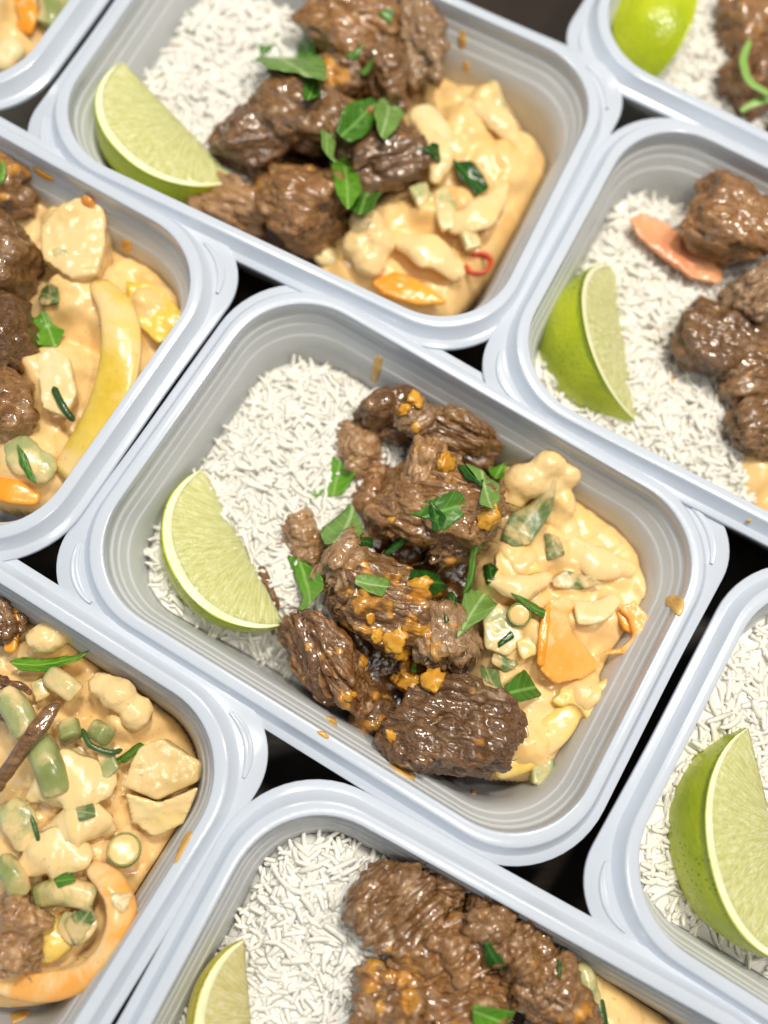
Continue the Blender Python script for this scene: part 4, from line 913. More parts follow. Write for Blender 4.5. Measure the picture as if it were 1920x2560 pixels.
for x, y, z, d, r, sd, q, mt, lab in [
  (748, 68, 4.2, (1.95, 1.3, 1.1), (0, 0, -10), 41, 0.05, M_MEAT, 'broad brown beef chunk at the far end'),
  (902, 85, 4.2, (0.95, 1.95, 1.0), (0, 0, 6), 42, 0.03, M_MEAT_PALE, 'tall stringy beef strip by the far wall'),
  (832, 165, 4.1, (0.8, 1.3, 0.8), (0, 0, 14), 43, 0.05, M_MEAT, 'slim beef piece left of the stringy strip'),
  (735, 180, 4.1, (1.15, 0.95, 0.9), (0, 0, 0), 44, 0.22, M_MEAT, 'orange tinged beef piece at the centre'),
  (655, 250, 4.4, (1.65, 1.25, 1.05), (10, 0, -35), 45, 0.06, M_MEAT, 'glossy beef chunk sloping towards the lime'),
  (550, 315, 3.8, (1.3, 1.3, 1.0), (0, 0, 20), 46, 0.04, M_MEAT_DARK, 'dark beef chunk touching the lime tip'),
  (648, 438, 4.0, (1.75, 1.4, 1.15), (0, 0, -14), 47, 0.06, M_MEAT, 'square beef chunk nearest the near wall'),
  (488, 440, 3.3, (1.45, 0.75, 0.7), (0, 0, -22), 48, 0.03, M_MEAT_PALE, 'flat beef piece under the lime tip'),
  (825, 345, 4.0, (1.45, 1.15, 1.0), (0, 0, 20), 49, 0.12, M_MEAT_DARK, 'dark beef chunk beside the sauce'),
  (765, 280, 4.0, (1.15, 1.1, 0.9), (0, 0, 0), 50, 0.05, M_MEAT, 'beef piece under the two rounded leaves')]:
    meat(1, x, y, z, d, r, sd, 5, q, lab + ' ' + MC, mt)
ribbon(1, [(905, 235, 4.0), (935, 290, 4.1), (915, 330, 3.9)], [1.0, 1.4, 0.9], 0.25, M_ONION, 'onion_piece', 'pale onion wedge beside the beef ' + MC, 'onion', group=VG, cup=0.15)
ribbon(1, [(1060, 175, 3.9), (1078, 220, 3.9), (1085, 265, 3.7)], 0.45, 0.2, M_ZUC, 'zucchini_strip', 'green zucchini strip at the far end of the sauce ' + MC, 'zucchini', group=VG, n=16)
for poly, lab in [([(935, 410), (965, 395), (990, 440), (985, 490), (955, 500), (940, 460)], 'larger cream green zucchini slice'), ([(880, 400), (925, 385), (935, 420), (905, 450)], 'cream green zucchini slice nearest the beef'), ([(990, 480), (1030, 490), (1045, 530), (1005, 540)], 'cream green zucchini slice close to the red ring')]:
    slab(1, poly, 4.2, 0.35, M_ZUC, 'zucchini_slice', lab + ' ' + MC, 'zucchini', seed=poly[0][0], group=VG, voxel=0.09)
blob(1, [(790, 480, 3.9, (0.62, 0.5, 0.5), 0), (820, 520, 3.8, (0.6, 0.55, 0.5), 0), (770, 530, 3.7, (0.55, 0.5, 0.5), 0), (800, 570, 3.5, (0.6, 0.5, 0.5), 0)], M_CAULI, 'cauliflower_floret', 'pale cauliflower floret beside the square beef chunk ' + MC, 'cauliflower', seed=4, rough=0.14, group=VG, voxel=0.11)
blob(1, [(705, 555, 3.0, (0.6, 0.4, 0.3), -25)], M_ONION, 'onion_piece', 'small pale onion piece at the near wall ' + MC, 'onion', group=VG, voxel=0.12)
slab(1, [(800, 606), (850, 582), (900, 600), (972, 652), (905, 658), (825, 634)], 3.55, 0.3, M_PEPPER_O, 'pepper_piece', 'large orange pepper piece at the near wall ' + MC, 'pepper', group=VG, seed=6, rough=0.04, voxel=0.07, smooth=3)
for i_, (pth, lab) in enumerate([([(890, 250, 4.0), (950, 330, 4.35), (940, 400, 4.1)], 'cabbage strip along the beef'), ([(1000, 225, 3.9), (1075, 255, 4.2), (1125, 330, 3.7)], 'cabbage strip at the far side of the sauce'), ([(960, 490, 3.9), (1035, 465, 4.2), (1095, 405, 3.8)], 'cabbage strip near the right wall'), ([(850, 520, 3.8), (930, 545, 4.0), (1000, 600, 3.5)], 'cabbage strip near the bottom corner')]):
    ribbon(1, pth, [0.5, 1.0 + 0.15 * i_, 0.4], 0.14, M_CABB, 'cabbage_leaf', 'sauce draped ' + lab + ' ' + MC, 'cabbage', group=VG, cup=0.18, rough=0.07, ends=0.1, seed=i_)
ribbon(1, [(1005, 572, 3.4), (1018, 590, 3.5), (1048, 588, 3.5), (1060, 562, 3.4), (1040, 550, 3.4), (1015, 555, 3.4)], 0.35, 0.14, M_RED, 'chilli_ring', 'red chilli ring near the bottom corner ' + MC, 'chilli', group=VG, twist=(80, 80))
T1 = bvh(1)
for i, (p, kd, lab) in enumerate([
 ([(541, 124), (574, 80), (621, 66), (602, 89), (560, 129)], 'mid', 'dark curved leaf at the left of the far beef chunk'),
 ([(555, 127), (600, 118), (677, 124), (700, 145), (698, 165), (640, 150), (583, 148)], 'pale', 'long pale leaf crossing the beef'),
 ([(644, 61), (682, 94), (672, 122), (644, 117)], 'mid', 'green leaf on the far beef chunk'),
 ([(658, 178), (691, 164), (691, 206), (656, 220)], 'mid', 'green leaf under the long pale leaf'),
 ([(729, 277), (737, 245), (757, 225), (808, 211), (815, 240), (808, 262), (780, 294), (757, 300)], 'mid', 'glossy rounded leaf at the centre of the beef'),
 ([(808, 240), (820, 215), (842, 213), (868, 246), (852, 276), (836, 290), (816, 272)], 'pale', 'pale oval mint leaf beside the glossy rounded leaf'),
 ([(689, 253), (706, 275), (719, 309), (715, 361), (700, 350), (693, 310)], 'pale', 'slender pale mint leaf standing on the beef'),
 ([(715, 361), (743, 338), (770, 380), (780, 408), (752, 445), (729, 412)], 'bright', 'crinkled bright mint leaf below the slender one'),
 ([(743, 122), (790, 94), (766, 127)], 'mid', 'small leaf on the orange tinged beef'),
 ([(772, 155), (810, 132), (790, 158)], 'mid', 'thin leaf left of the slim beef piece'),
 ([(391, 70), (400, 60), (424, 61), (420, 76), (405, 78)], 'dark', 'left one of the two dark leaf bits on the rice'),
 ([(443, 52), (465, 42), (480, 47), (478, 60), (458, 68)], 'dark', 'right one of the two dark leaf bits on the rice'),
 ([(910, 323), (933, 309), (945, 315), (952, 347)], 'dark', 'dark leaf bit at the onion'),
 ([(980, 347), (1017, 347), (1055, 398), (1027, 415), (994, 375)], 'dark', 'dark square leaf lying on the sauce'),
 ([(816, 28), (849, 19), (844, 52)], 'mid', 'leaf between the far beef chunk and the stringy strip'),
 ([(740, 440), (790, 408), (825, 412), (806, 445), (775, 450)], 'mid', 'feathery leaf above the cauliflower')]):
    leaf(1, T1, p, kd, lab + ' ' + MC, seed=i + 40, fold=0.12)
splash(1, [(990, 70), (1005, 62), (1008, 100), (992, 110)], 'orange drip on the far inner wall ' + MC, M_SPL)
splash(1, [(1000, 135), (1010, 130), (1016, 150), (1004, 158)], 'short sauce smear under the orange drip ' + MC, M_SPL)

# ---- container 2, at the right edge
MC = 'in the right edge container'
rice(2, [(-8.3, -6), (-8.3, 6), (-1.5, 6), (0.3, 0.5), (2.2, -6)], lambda p: 3.25 + 0.3 * nz(p, 0.5, 8) - 0.5 * smoothstep(3.6, 5.2, p[:, 1]) - 0.3 * smoothstep(-3.4, -5, p[:, 1]), 'white rice around the pink pepper slice ' + MC, 240, 1900, 17)
lime(2, (1335, 580, 3.0), (1392, 920, 2.9), (1272, 770, 5.35), 92, 'lime wedge showing mostly dotted green peel ' + MC, seed=3)
gravy(2, [(1500, 450), (1800, 420), (1800, 980), (1600, 980), (1560, 760)], 3.1, 'brown gravy under the beef ' + MC, 5)
sauce(2, [(1560, 880), (1800, 860), (1850, 1250), (1660, 1160), (1540, 1070)], 3.0, [(1620, 1020, 0.5, 0.8), (1660, 950, 0.5, 0.9)], 'creamy curry sauce at the lower right of the container at the right edge', seed=4, res=0.11)
for x, y, z, d, r, sd, q, mt, lab in [
  (1585, 480, 4.4, (1.75, 1.45, 1.2), (0, 0, -20), 61, 0.05, M_MEAT, 'largest glossy beef chunk'),
  (1650, 640, 4.8, (1.1, 0.85, 0.8), (0, 0, 30), 62, 0.06, M_MEAT_PALE, 'pale beef chunk cut by the photo edge'),
  (1562, 735, 3.9, (1.45, 1.45, 1.15), (0, 0, -30), 63, 0.07, M_MEAT_DARK, 'dark round beef chunk beside the rice'),
  (1630, 825, 3.8, (1.25, 1.2, 1.0), (0, 0, 0), 64, 0.06, M_MEAT, 'beef chunk under the dark round one'),
  (1665, 925, 4.1, (1.2, 1.0, 0.9), (0, 0, 20), 65, 0.04, M_MEAT, 'lowest beef chunk')]:
    meat(2, x, y, z, d, r, sd, 5, q, lab + ' ' + MC, mt)
slab(2, [(1360, 472), (1385, 456), (1435, 478), (1520, 540), (1566, 588), (1562, 614), (1500, 602), (1420, 545), (1374, 503)], 3.95, 0.25, M_PINK, 'pepper_slice', 'pinkish orange pepper slice lying on the rice ' + MC, 'pepper', group=VG, seed=4, rough=0.04, voxel=0.07, smooth=3)
T2 = bvh(2)
lump('squash_bit', 2, 1446, 812, 0.33, M_PULP, None, T2, 5)
tag(bpy.data.objects[[o.name for o in bpy.data.objects if o.name.startswith('squash_bit')][-1]], 'orange squash bit on the rice right of the lime ' + MC, 'squash')
splash(2, [(1612, 1122), (1622, 1120), (1624, 1127), (1614, 1130)], 'tiny grey sauce fleck on the near rim ' + MC)

# ---- container 3, top right corner
MC = 'in the top right corner container'
rice(3, [(-8.3, -6), (-8.3, 2), (-1.2, 1), (-0.6, -6)], lambda p: 3.3 + 0.25 * nz(p, 0.5, 3), 'white rice ' + MC, 70, 900, 19)
lime(3, (-6.6, 0.0, 3.4), (-5.5, -4.4, 3.3), (-5.1, -2.0, 5.2), 92, 'plain green lime wedge lying peel side up ' + MC, seed=4, flip=-1, local=True)
gravy(3, [(1560, -100), (1800, -100), (1800, 300), (1620, 250)], 2.4, 'brown gravy under the beef ' + MC, 2)
meat(3, 1610, 50, 4.0, (1.1, 1.3, 1.0), (0, 0, 10), 71, 4, 0.1, 'upper beef chunk ' + MC, M_MEAT)
meat(3, 1640, 170, 3.9, (1.2, 1.3, 1.0), (0, 0, 30), 72, 4, 0.06, 'lower beef chunk ' + MC, M_MEAT_DARK)
T3 = bvh(3)
ribbon(3, [(1620, 85, 5.1), (1606, 130, 5.0), (1620, 175, 5.0), (1665, 205, 5.0)], [0.2, 0.3, 0.32, 0.25], 0.06, M_LEAF['bright'], 'herb_leaf', 'long curved bright leaf strip ' + MC, 'herb', group=GH, food=False)
ribbon(3, [(1600, 240, 4.4), (1630, 222, 4.6), (1665, 215, 4.7)], [0.2, 0.3, 0.25], 0.06, M_LEAF['bright'], 'herb_leaf', 'short bright leaf strip below the curved one ' + MC, 'herb', group=GH, food=False)

# ---- container 4, at the left edge
MC = 'in the left edge container'
sauce(4, [(20, 340), (180, 420), (300, 520), (420, 620), (430, 720), (330, 900), (230, 1060), (120, 1110), (-60, 1080), (-60, 400)], 3.3,
      [(160, 500, 0.8, 1.0), (180, 660, 1.2, 1.3), (120, 820, 1.0, 1.2), (330, 680, 0.9, 1.0), (60, 1000, 0.7, 1.0), (250, 700, 1.0, 1.0)], 'creamy curry sauce filling the container at the left edge', seed=14, res=0.1)
gravy(4, [(-60, 340), (70, 360), (90, 640), (70, 960), (-60, 980)], 2.8, 'brown gravy under the beef ' + MC, 12)
for x, y, z, d, r, sd, q, mt, lab in [
  (15, 410, 4.0, (0.9, 0.9, 0.9), (0, 0, 0), 81, 0.22, M_MEAT, 'beef chunk nearest the far wall'),
  (20, 560, 4.5, (1.0, 1.35, 1.1), (0, 0, 5), 82, 0.06, M_MEAT, 'large glossy beef chunk left of the eggplant'),
  (10, 740, 4.3, (0.95, 1.3, 1.1), (0, 0, -5), 83, 0.06, M_MEAT_DARK, 'dark beef chunk left of the small leaf'),
  (15, 885, 4.2, (0.85, 1.1, 1.0), (0, 0, 10), 84, 0.05, M_MEAT, 'lowest beef chunk')]:
    meat(4, x, y, z, d, r, sd, 4, q, lab + ' ' + MC, mt)
eg = slab(4, [(82, 490), (125, 440), (180, 418), (222, 442), (230, 520), (208, 592), (150, 600), (90, 560)], 4.9, 1.3, M_EGG, 'eggplant_chunk', 'tall sauce coated eggplant chunk with browned edge ' + MC, 'eggplant', seed=11, rough=0.05, group=VG, voxel=0.09, smooth=5)
blob(4, [(195, 440, 4.75, (0.35, 0.28, 0.4), -30), (215, 470, 4.5, (0.2, 0.5, 0.4), -10)], M_EGGSKIN, 'skin', None, None, seed=12, parent=eg, voxel=0.1)
blob(4, [(130, 550, 4.75, (0.5, 0.28, 0.2), -15)], M_ZUC, 'zucchini_slice', 'green rimmed zucchini slice on the eggplant chunk ' + MC, 'zucchini', seed=13, group=VG, voxel=0.09, rough=0.03)
ribbon(4, [(215, 615, 4.4), (252, 670, 4.7), (262, 760, 4.75), (235, 870, 4.5), (195, 950, 4.2), (145, 1030, 3.7)], [0.8, 1.15, 1.3, 1.35, 1.35, 1.3], 0.25, M_YELLOW, 'pepper_strip', 'long yellow pepper strip arching over the sauce ' + MC, 'pepper', group=VG, cup=0.12, twist=(20, 10, 0, -8, -10, -10), ends=0.85)
slab(4, [(268, 602), (330, 612), (402, 682), (396, 722), (340, 742), (288, 692)], 4.1, 0.45, M_YELLOW, 'pepper_piece', 'yellow pepper piece at the right wall ' + MC, 'pepper', group=VG, seed=7, rough=0.05)
slab(4, [(75, 770), (110, 745), (150, 770), (165, 850), (140, 900), (90, 880)], 4.5, 0.5, M_ONION, 'onion_piece', 'pale onion piece left of the long yellow pepper ' + MC, 'onion', seed=15, group=VG)
ribbon(4, [(115, 835, 4.55), (135, 875, 4.6), (160, 910, 4.4)], 0.22, 0.14, M_SKIN, 'zucchini_skin', 'thin dark green skin on the onion ' + MC, 'zucchini', group=VG, n=14, m=8)
blob(4, [(50, 985, 4.0, (0.6, 0.8, 0.3), 30), (90, 1010, 3.9, (0.5, 0.6, 0.3), 0)], M_ZUC, 'zucchini_chunk', 'green streaked zucchini chunk near the bottom corner ' + MC, 'zucchini', seed=16, group=VG, voxel=0.11)
ribbon(4, [(-20, 1050, 3.6), (30, 1062, 3.7), (85, 1080, 3.5)], [0.8, 0.8, 0.35], 0.2, M_PEPPER_O, 'pepper_piece', 'orange pepper end at the near wall ' + MC, 'pepper', group=VG)
T4 = bvh(4)
leaf(4, T4, [(78, 690), (100, 676), (112, 700), (135, 712), (122, 745), (82, 742)], 'bright', 'bright jagged leaf on the sauce ' + MC, seed=91)
leaf(4, T4, [(0, 355), (12, 350), (10, 385), (0, 395)], 'bright', 'bright leaf at the photo edge ' + MC, seed=92)
leaf(4, T4, [(40, 960), (58, 985), (78, 1040), (60, 1030), (45, 1000)], 'mid', 'narrow green leaf on the zucchini chunk ' + MC, seed=93)
leaf(4, T4, [(85, 625), (125, 620), (120, 650), (90, 660)], 'coat', 'sauce filmed leaf above the bright jagged one ' + MC, seed=94)
splash(4, [(68, 355), (110, 378), (125, 392), (100, 392), (75, 372)], 'orange splash on the far inner wall ' + MC, M_SPLO)
splash(4, [(262, 515), (285, 520), (285, 545), (266, 545)], 'pale sauce spot on the right inner wall ' + MC)
splash(4, [(285, 565), (305, 572), (298, 590), (284, 585)], 'lower sauce spot on the right inner wall ' + MC)

# ---- container 5, lower left corner
MC = 'in the lower left container'
sauce(5, [(-80, 1330), (60, 1290), (180, 1330), (330, 1480), (440, 1640), (450, 1760), (330, 1980), (200, 2160), (60, 2200), (-80, 2200)], 3.15,
      [(140, 1370, 0.7, 1.0), (280, 1540, 0.9, 0.9), (200, 1700, 0.8, 1.5), (330, 1690, 0.7, 1.1), (60, 1830, 0.7, 1.3), (200, 1850, 0.8, 1.0), (110, 1980, 0.5, 1.0), (80, 1560, 0.6, 1.0)], 'creamy curry sauce filling the lower left container', seed=21, amp=0.30)
gravy(5, [(-80, 1280), (50, 1270), (60, 1400), (40, 1560), (-80, 1600)], 3.0, 'brown gravy at the left ' + MC, 22)
meat(5, 5, 1330, 3.7, (0.6, 0.9, 0.7), (0, 0, 10), 101, 5, 0.1, 'dark beef chunk at the photo edge near the far wall ' + MC, M_MEAT_DARK)
meat(5, 30, 2015, 4.3, (0.75, 1.0, 0.8), (0, 0, -10), 102, 5, 0.03, 'greyish brown beef chunk beside the big orange ring ' + MC, M_MEAT_PALE, crag=1.3)
meat(5, -5, 1510, 4.3, (0.5, 0.6, 0.6), (0, 0, 0), 103, 5, 0.05, 'beef chunk at the photo edge above the beans ' + MC, M_MEAT_DARK)
ribbon(5, [(-30, 1730, 4.5), (25, 1650, 5.1), (75, 1580, 5.3), (128, 1515, 5.1)], [0.3, 0.45, 0.5, 0.35], 0.32, M_MEAT, 'beef_shred', 'long brown beef shred lying across the beans ' + MC, 'beef', rough=0.05)
ribbon(5, [(5, 1475, 4.6), (40, 1480, 4.7), (70, 1500, 4.5)], [0.2, 0.25, 0.15], 0.16, M_MEAT_DARK, 'beef_shred', 'short dark beef shred near the photo edge ' + MC, 'beef', rough=0.05)
ribbon(5, [(35, 1300, 3.9), (30, 1350, 4.0), (20, 1410, 4.0)], [0.3, 0.4, 0.35], 0.2, M_PEPPER_O, 'pepper_strip', 'thin orange pepper strip in the gravy ' + MC, 'pepper', group=VG)
def bean(k, path, r, label, material=None):
    return ribbon(k, path, 2 * r, 2 * r * 0.92, material or M_BEAN, 'green_bean', label, 'bean', ends=0.86, n=22, group=VG, rough=0.015)
bean(5, [(80, 1600, 4.6), (105, 1650, 4.9), (128, 1712, 4.7)], 0.42, 'thick green bean with cut end amid the sauce ' + MC)
bean(5, [(10, 1500, 4.5), (40, 1540, 4.7), (62, 1585, 4.6)], 0.40, 'pale green bean crossing under the beef shred ' + MC, M_ZUC)
bean(5, [(110, 1460, 4.4), (140, 1480, 4.7), (165, 1500, 4.6)], 0.32, 'sauce covered bean below the long leaf ' + MC, M_ZUC)
bean(5, [(205, 1575, 4.6), (232, 1590, 4.9)], 0.30, 'stubby bean end standing among the sauce ' + MC)
bean(5, [(148, 1560, 4.5), (155, 1595, 4.7)], 0.30, 'short bean piece beside the beef shred tip ' + MC)
bean(5, [(85, 1935, 4.2), (140, 1925, 4.5), (205, 1940, 4.5)], 0.36, 'green bean lying inside the big orange ring ' + MC)
blob(5, [(150, 1345, 4.1, (0.8, 0.6, 0.5), -20), (100, 1380, 4.2, (0.6, 0.5, 0.4), 0)], M_CAULI, 'cauliflower_floret', 'sauce coated floret by the far wall ' + MC, 'cauliflower', seed=31, rough=0.12, group=VG)
blob(5, [(255, 1500, 4.5, (0.6, 0.5, 0.45), -30), (295, 1540, 4.3, (0.5, 0.55, 0.45), 0), (220, 1480, 4.4, (0.4, 0.4, 0.4), 0)], M_CAULI, 'cauliflower_floret', 'smooth orange coated floret right of the long leaf ' + MC, 'cauliflower', seed=32, rough=0.10, group=VG)
slab(5, [(262, 1700), (300, 1612), (350, 1596), (432, 1648), (425, 1690), (340, 1730)], 4.8, 0.8, M_EGG, 'eggplant_block', 'broad filmed eggplant block against the right wall ' + MC, 'eggplant', seed=33, rough=0.03, group=VG, tilt=(-0.10, 0.15), voxel=0.07, smooth=2, shrink=1.0)
slab(5, [(268, 1712), (345, 1735), (428, 1698), (395, 1780), (330, 1808), (285, 1775)], 4.45, 0.7, M_CABB, 'cabbage_wedge', 'pale cabbage wedge leaning on the eggplant block ' + MC, 'cabbage', seed=34, rough=0.04, group=VG, tilt=(0.0, 0.5), voxel=0.07, smooth=2)
ribbon(5, [(70, 1720, 4.3), (150, 1690, 4.75), (250, 1700, 4.5)], [0.5, 1.9, 0.7], 0.13, M_CABB, 'cabbage_leaf', 'sauce draped cabbage leaf left of the eggplant block ' + MC, 'cabbage', group=VG, cup=0.2, twist=(-25, 0, 25), rough=0.10, ends=0.1)
ribbon(5, [(100, 1800, 4.3), (175, 1775, 4.7), (250, 1790, 4.3)], [0.4, 1.5, 0.5], 0.13, M_CABB, 'cabbage_leaf', 'folded cabbage leaf left of the spring onion ring ' + MC, 'cabbage', group=VG, cup=0.2, twist=(20, 0, -25), rough=0.10, ends=0.1, seed=5)
ribbon(5, [(40, 1880, 4.3), (110, 1845, 4.7), (200, 1850, 4.5)], [0.4, 1.5, 0.6], 0.13, M_CABB, 'cabbage_leaf', 'wrinkled cabbage leaf above the big orange ring ' + MC, 'cabbage', group=VG, cup=0.2, twist=(-30, -5, 20), rough=0.10, ends=0.1, seed=9)
ribbon(5, [(178, 1575, 4.9), (195, 1610, 5.0), (235, 1625, 4.9), (265, 1620, 4.7)], 0.16, 0.12, M_SKIN, 'zucchini_skin', 'curved dark green skin edge at the stubby bean ' + MC, 'zucchini', group=VG, n=16, m=8)
ribbon(5, [(10, 1740, 4.7), (40, 1775, 4.8), (60, 1835, 4.6)], [0.7, 1.0, 0.6], 0.15, M_ZUC, 'zucchini_slice', 'wide zucchini slice at the photo edge ' + MC, 'zucchini', group=VG, cup=0.08)
ribbon(5, [(52, 1735, 4.8), (75, 1785, 4.85), (88, 1838, 4.7)], 0.12, 0.12, M_SKIN, 'zucchini_skin', 'dark skin edge of the wide zucchini slice ' + MC, 'zucchini', group=VG, n=14, m=8)
ribbon(5, [(195, 1872, 4.3), (238, 1905, 4.7), (262, 1960, 4.8), (252, 2030, 4.7), (205, 2095, 4.4), (120, 2130, 4.1), (30, 2125, 3.9), (-30, 2090, 3.9)], [0.5, 0.75, 0.85, 0.8, 0.8, 0.85, 0.85, 0.8], 0.22, M_PEPPER, 'pepper_ring', 'big orange pepper ring curving along the near wall ' + MC, 'pepper', group=VG, cup=0.12, twist=(40, 30, 25, 20, 20, 15, 10, 0), n=50)
ribbon(5, [(130, 1985, 4.2), (165, 2005, 4.5), (205, 1975, 4.4)], [0.5, 0.9, 0.5], 0.14, M_ZUC, 'zucchini_slice', 'zucchini slice inside the big orange ring ' + MC, 'zucchini', group=VG)
blob(5, [(110, 2030, 4.0, (0.7, 0.6, 0.4), 0)], M_POTATO, 'potato_chunk', 'yellow potato chunk inside the big orange ring ' + MC, 'potato', seed=36, group=VG)
onion_ring(5, 268, 1835, 4.75, 0.46, 'spring onion ring with dark green rim ' + MC, (-14, 12))
slab(5, [(205, 1625), (240, 1612), (258, 1660), (225, 1690)], 4.7, 0.3, M_ZUC, 'zucchini_slice', 'small zucchini slice left of the eggplant block ' + MC, 'zucchini', seed=61, group=VG, voxel=0.07)
slab(5, [(60, 1475), (95, 1462), (110, 1500), (75, 1520)], 4.4, 0.3, M_ZUC, 'zucchini_slice', 'zucchini slice under the long bright leaf ' + MC, 'zucchini', seed=62, group=VG, voxel=0.07)
bean(5, [(5, 1860, 4.5), (30, 1890, 4.7), (45, 1930, 4.5)], 0.3, 'green bean at the photo edge above the lower beef chunk ' + MC)
T5 = bvh(5)
leaf(5, T5, [(165, 1745), (200, 1738), (205, 1765), (175, 1772)], 'coat', 'filmed leaf scrap on a cabbage fold ' + MC, seed=111)
leaf(5, T5, [(120, 1900), (150, 1885), (160, 1905), (130, 1918)], 'mid', 'green leaf scrap behind the bean in the ring ' + MC, seed=112)
leaf(5, T5, [(30, 1440), (60, 1428), (120, 1425), (190, 1418), (170, 1432), (110, 1448), (50, 1452)], 'bright', 'long bright leaf by the far wall ' + MC, seed=95)
leaf(5, T5, [(240, 1930), (282, 1932), (275, 1962), (262, 1972), (242, 1955)], 'coat', 'square filmed leaf stuck on the big orange ring ' + MC, seed=96)
leaf(5, T5, [(140, 1990), (190, 1955), (205, 1985), (165, 2040)], 'coat', 'filmed leaf in the middle of the big orange ring ' + MC, seed=97)
leaf(5, T5, [(250, 1640), (300, 1605), (310, 1612), (270, 1650)], 'mid', 'dark leaf tip above the eggplant block ' + MC, seed=98)
splash(5, [(395, 1810), (412, 1790), (418, 1800), (380, 1870), (372, 1868)], 'yellow sauce streak on the right inner wall ' + MC)
splash(5, [(20, 2190), (50, 2180), (70, 2182), (55, 2200), (25, 2212)], 'sauce smear on the near inner wall ' + MC)

# ---- container 6, top left corner
MC = 'in the top left corner container'
sauce(6, [(-100, -100), (260, -100), (210, 40), (110, 140), (-100, 190)], 3.6, [(60, 30, 0.6, 0.9), (120, 80, 0.4, 0.8), (20, 100, 0.5, 0.9)], 'creamy curry sauce ' + MC, seed=31, res=0.12)
bean(6, [(100, -20, 4.2), (112, 30, 4.3), (100, 60, 4.2)], 0.4, 'blurred green bean ' + MC)
blob(6, [(160, 20, 4.2, (0.6, 0.5, 0.4), 0), (175, 45, 4.0, (0.5, 0.5, 0.4), 0)], M_ZUC, 'zucchini_chunk', 'blurred green zucchini chunk ' + MC, 'zucchini', seed=41, group=VG, voxel=0.12)
ribbon(6, [(40, -10, 4.2), (60, 30, 4.4), (50, 70, 4.1)], 0.7, 0.25, M_PEPPER_O, 'pepper_piece', 'blurred orange pepper ' + MC, 'pepper', group=VG)
blob(6, [(25, 110, 4.0, (0.5, 0.5, 0.4), 0), (10, 130, 3.9, (0.5, 0.5, 0.4), 0)], M_ONION, 'onion_piece', 'blurred pale onion ' + MC, 'onion', seed=42, group=VG, voxel=0.12)

# ---- container 7, bottom edge
MC = 'in the bottom edge container'
rice(7, [(-8.3, -6), (-8.3, 6), (-3.0, 6), (-1.3, 2), (-0.6, -2), (-1.0, -6)], lambda p: 3.95 + 0.25 * nz(p, 0.55, 12) + 0.45 * smoothstep(1.0, 3.2, p[:, 1]) - 0.9 * smoothstep(4.2, 5.3, p[:, 1]) - 0.9 * smoothstep(-6.0, -7.6, p[:, 0]), 'coarse white rice left of the beef ' + MC, 300, 1400, 23)
lime(7, (528, 2030, 4.4), (560, 2420, 4.4), (415, 2250, 5.4), 85, 'yellowish lime wedge cut by the photo edge ' + MC, green=False, seed=6)
gravy(7, [(780, 2000), (900, 1900), (1060, 1930), (1240, 2080), (1260, 2300), (800, 2300)], 3.2, 'brown gravy under the beef ' + MC, 32)
sauce(7, [(1170, 2010), (1290, 2040), (1500, 2250), (1500, 2350), (1240, 2350), (1200, 2150)], 3.6, [(1250, 2120, 0.4, 0.8), (1330, 2190, 0.4, 0.8)], 'creamy curry sauce right of the beef ' + MC, seed=33)
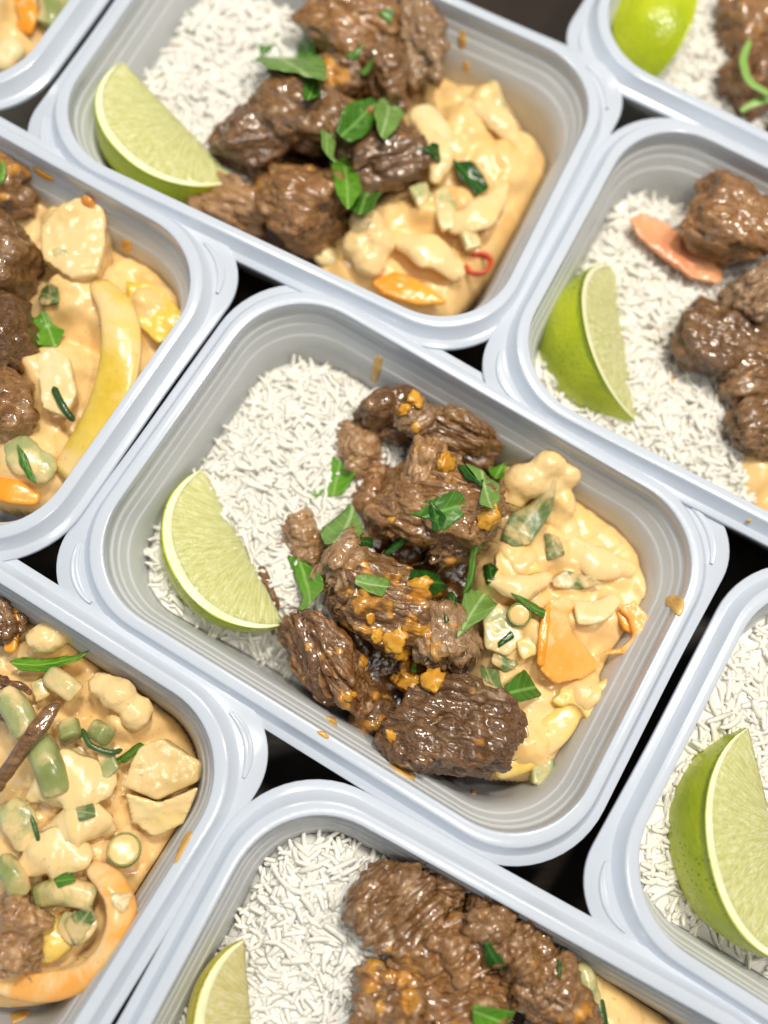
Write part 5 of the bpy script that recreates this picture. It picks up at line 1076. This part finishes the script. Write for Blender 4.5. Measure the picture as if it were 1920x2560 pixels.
for x, y, z, d, r, sd, q, mt, lab in [
  (852, 1958, 4.8, (1.2, 1.15, 0.9), (0, 0, 40), 111, 0.04, M_MEAT, 'round beef chunk lying on the rice'),
  (945, 1915, 4.2, (0.8, 0.8, 0.7), (0, 0, 0), 112, 0.14, M_MEAT_DARK, 'dark beef bit against the far wall'),
  (985, 2060, 4.8, (1.35, 1.0, 0.95), (0, 0, 36), 113, 0.06, M_MEAT, 'glossy beef chunk in the middle of the pile'),
  (1060, 1990, 4.8, (0.75, 1.0, 0.8), (0, 0, 10), 118, 0.08, M_MEAT, 'beef chunk behind the small dark leaf'),
  (1155, 2100, 4.6, (0.95, 1.75, 0.9), (0, 0, 30), 114, 0.12, M_MEAT, 'long sloping beef chunk beside the sauce'),
  (840, 2180, 4.8, (0.95, 1.1, 0.9), (0, 0, -20), 115, 0.20, M_MEAT, 'orange tinged beef chunk at the photo edge'),
  (1000, 2180, 4.7, (1.3, 0.9, 0.9), (0, 0, 10), 116, 0.10, M_MEAT, 'lowest beef chunk under the bright leaf'),
  (1200, 2230, 4.2, (0.8, 0.8, 0.7), (0, 0, 0), 117, 0.05, M_MEAT_DARK, 'dark beef end at the photo edge')]:
    meat(7, x, y, z, d, r, sd, 6 if sd in (111, 113, 114) else 5, q, lab + ' ' + MC, mt)
blob(7, [(1265, 2120, 4.3, (0.35, 0.6, 0.4), 10), (1275, 2160, 4.2, (0.35, 0.5, 0.4), 0)], M_ZUC, 'zucchini_chunk', 'cream coloured zucchini chunk in the sauce ' + MC, 'zucchini', seed=51, group=VG)
ribbon(7, [(1160, 2020, 4.2), (1195, 2035, 4.1)], 0.5, 0.15, M_YELLOW, 'pepper_piece', 'small yellow pepper square above the sauce ' + MC, 'pepper', group=VG, n=12)
bean(7, [(1290, 2160, 4.3), (1300, 2215, 4.4)], 0.2, 'thin green stem in the sauce ' + MC, M_SKIN)
T7 = bvh(7)
leaf(7, T7, [(1048, 2045), (1058, 2040), (1078, 2062), (1095, 2095), (1082, 2104), (1052, 2086)], 'dark', 'small dark leaf on the beef ' + MC, seed=101)
leaf(7, T7, [(1032, 2178), (1110, 2182), (1106, 2225), (1030, 2222)], 'bright', 'bright leaf at the very bottom ' + MC, seed=102)
leaf(7, T7, [(1205, 2075), (1212, 2080), (1210, 2115), (1203, 2110)], 'dark', 'thin dark leaf edge at the sauce ' + MC, seed=103)
leaf(7, T7, [(712, 1808), (722, 1812), (720, 1822), (708, 1818)], 'mid', 'green speck on the rice near the far wall ' + MC, seed=104)

# ---- container 8, lower right corner
MC = 'in the lower right container'
rice(8, [(-8.3, -6), (-8.3, 6), (2.0, 6), (2.0, -6)], lambda p: 4.15 + 0.25 * nz(p, 0.55, 22) - 1.1 * smoothstep(-3.2, -5.0, p[:, 1]) * smoothstep(-7.5, -3.0, p[:, 0]), 'coarse white rice all around the lime ' + MC, 300, 1900, 29)
lime(8, (1618, 1572, 4.5), (1742, 2070, 4.3), (1530, 1850, 6.0), 95, 'big green lime wedge standing on the rice ' + MC, seed=7)
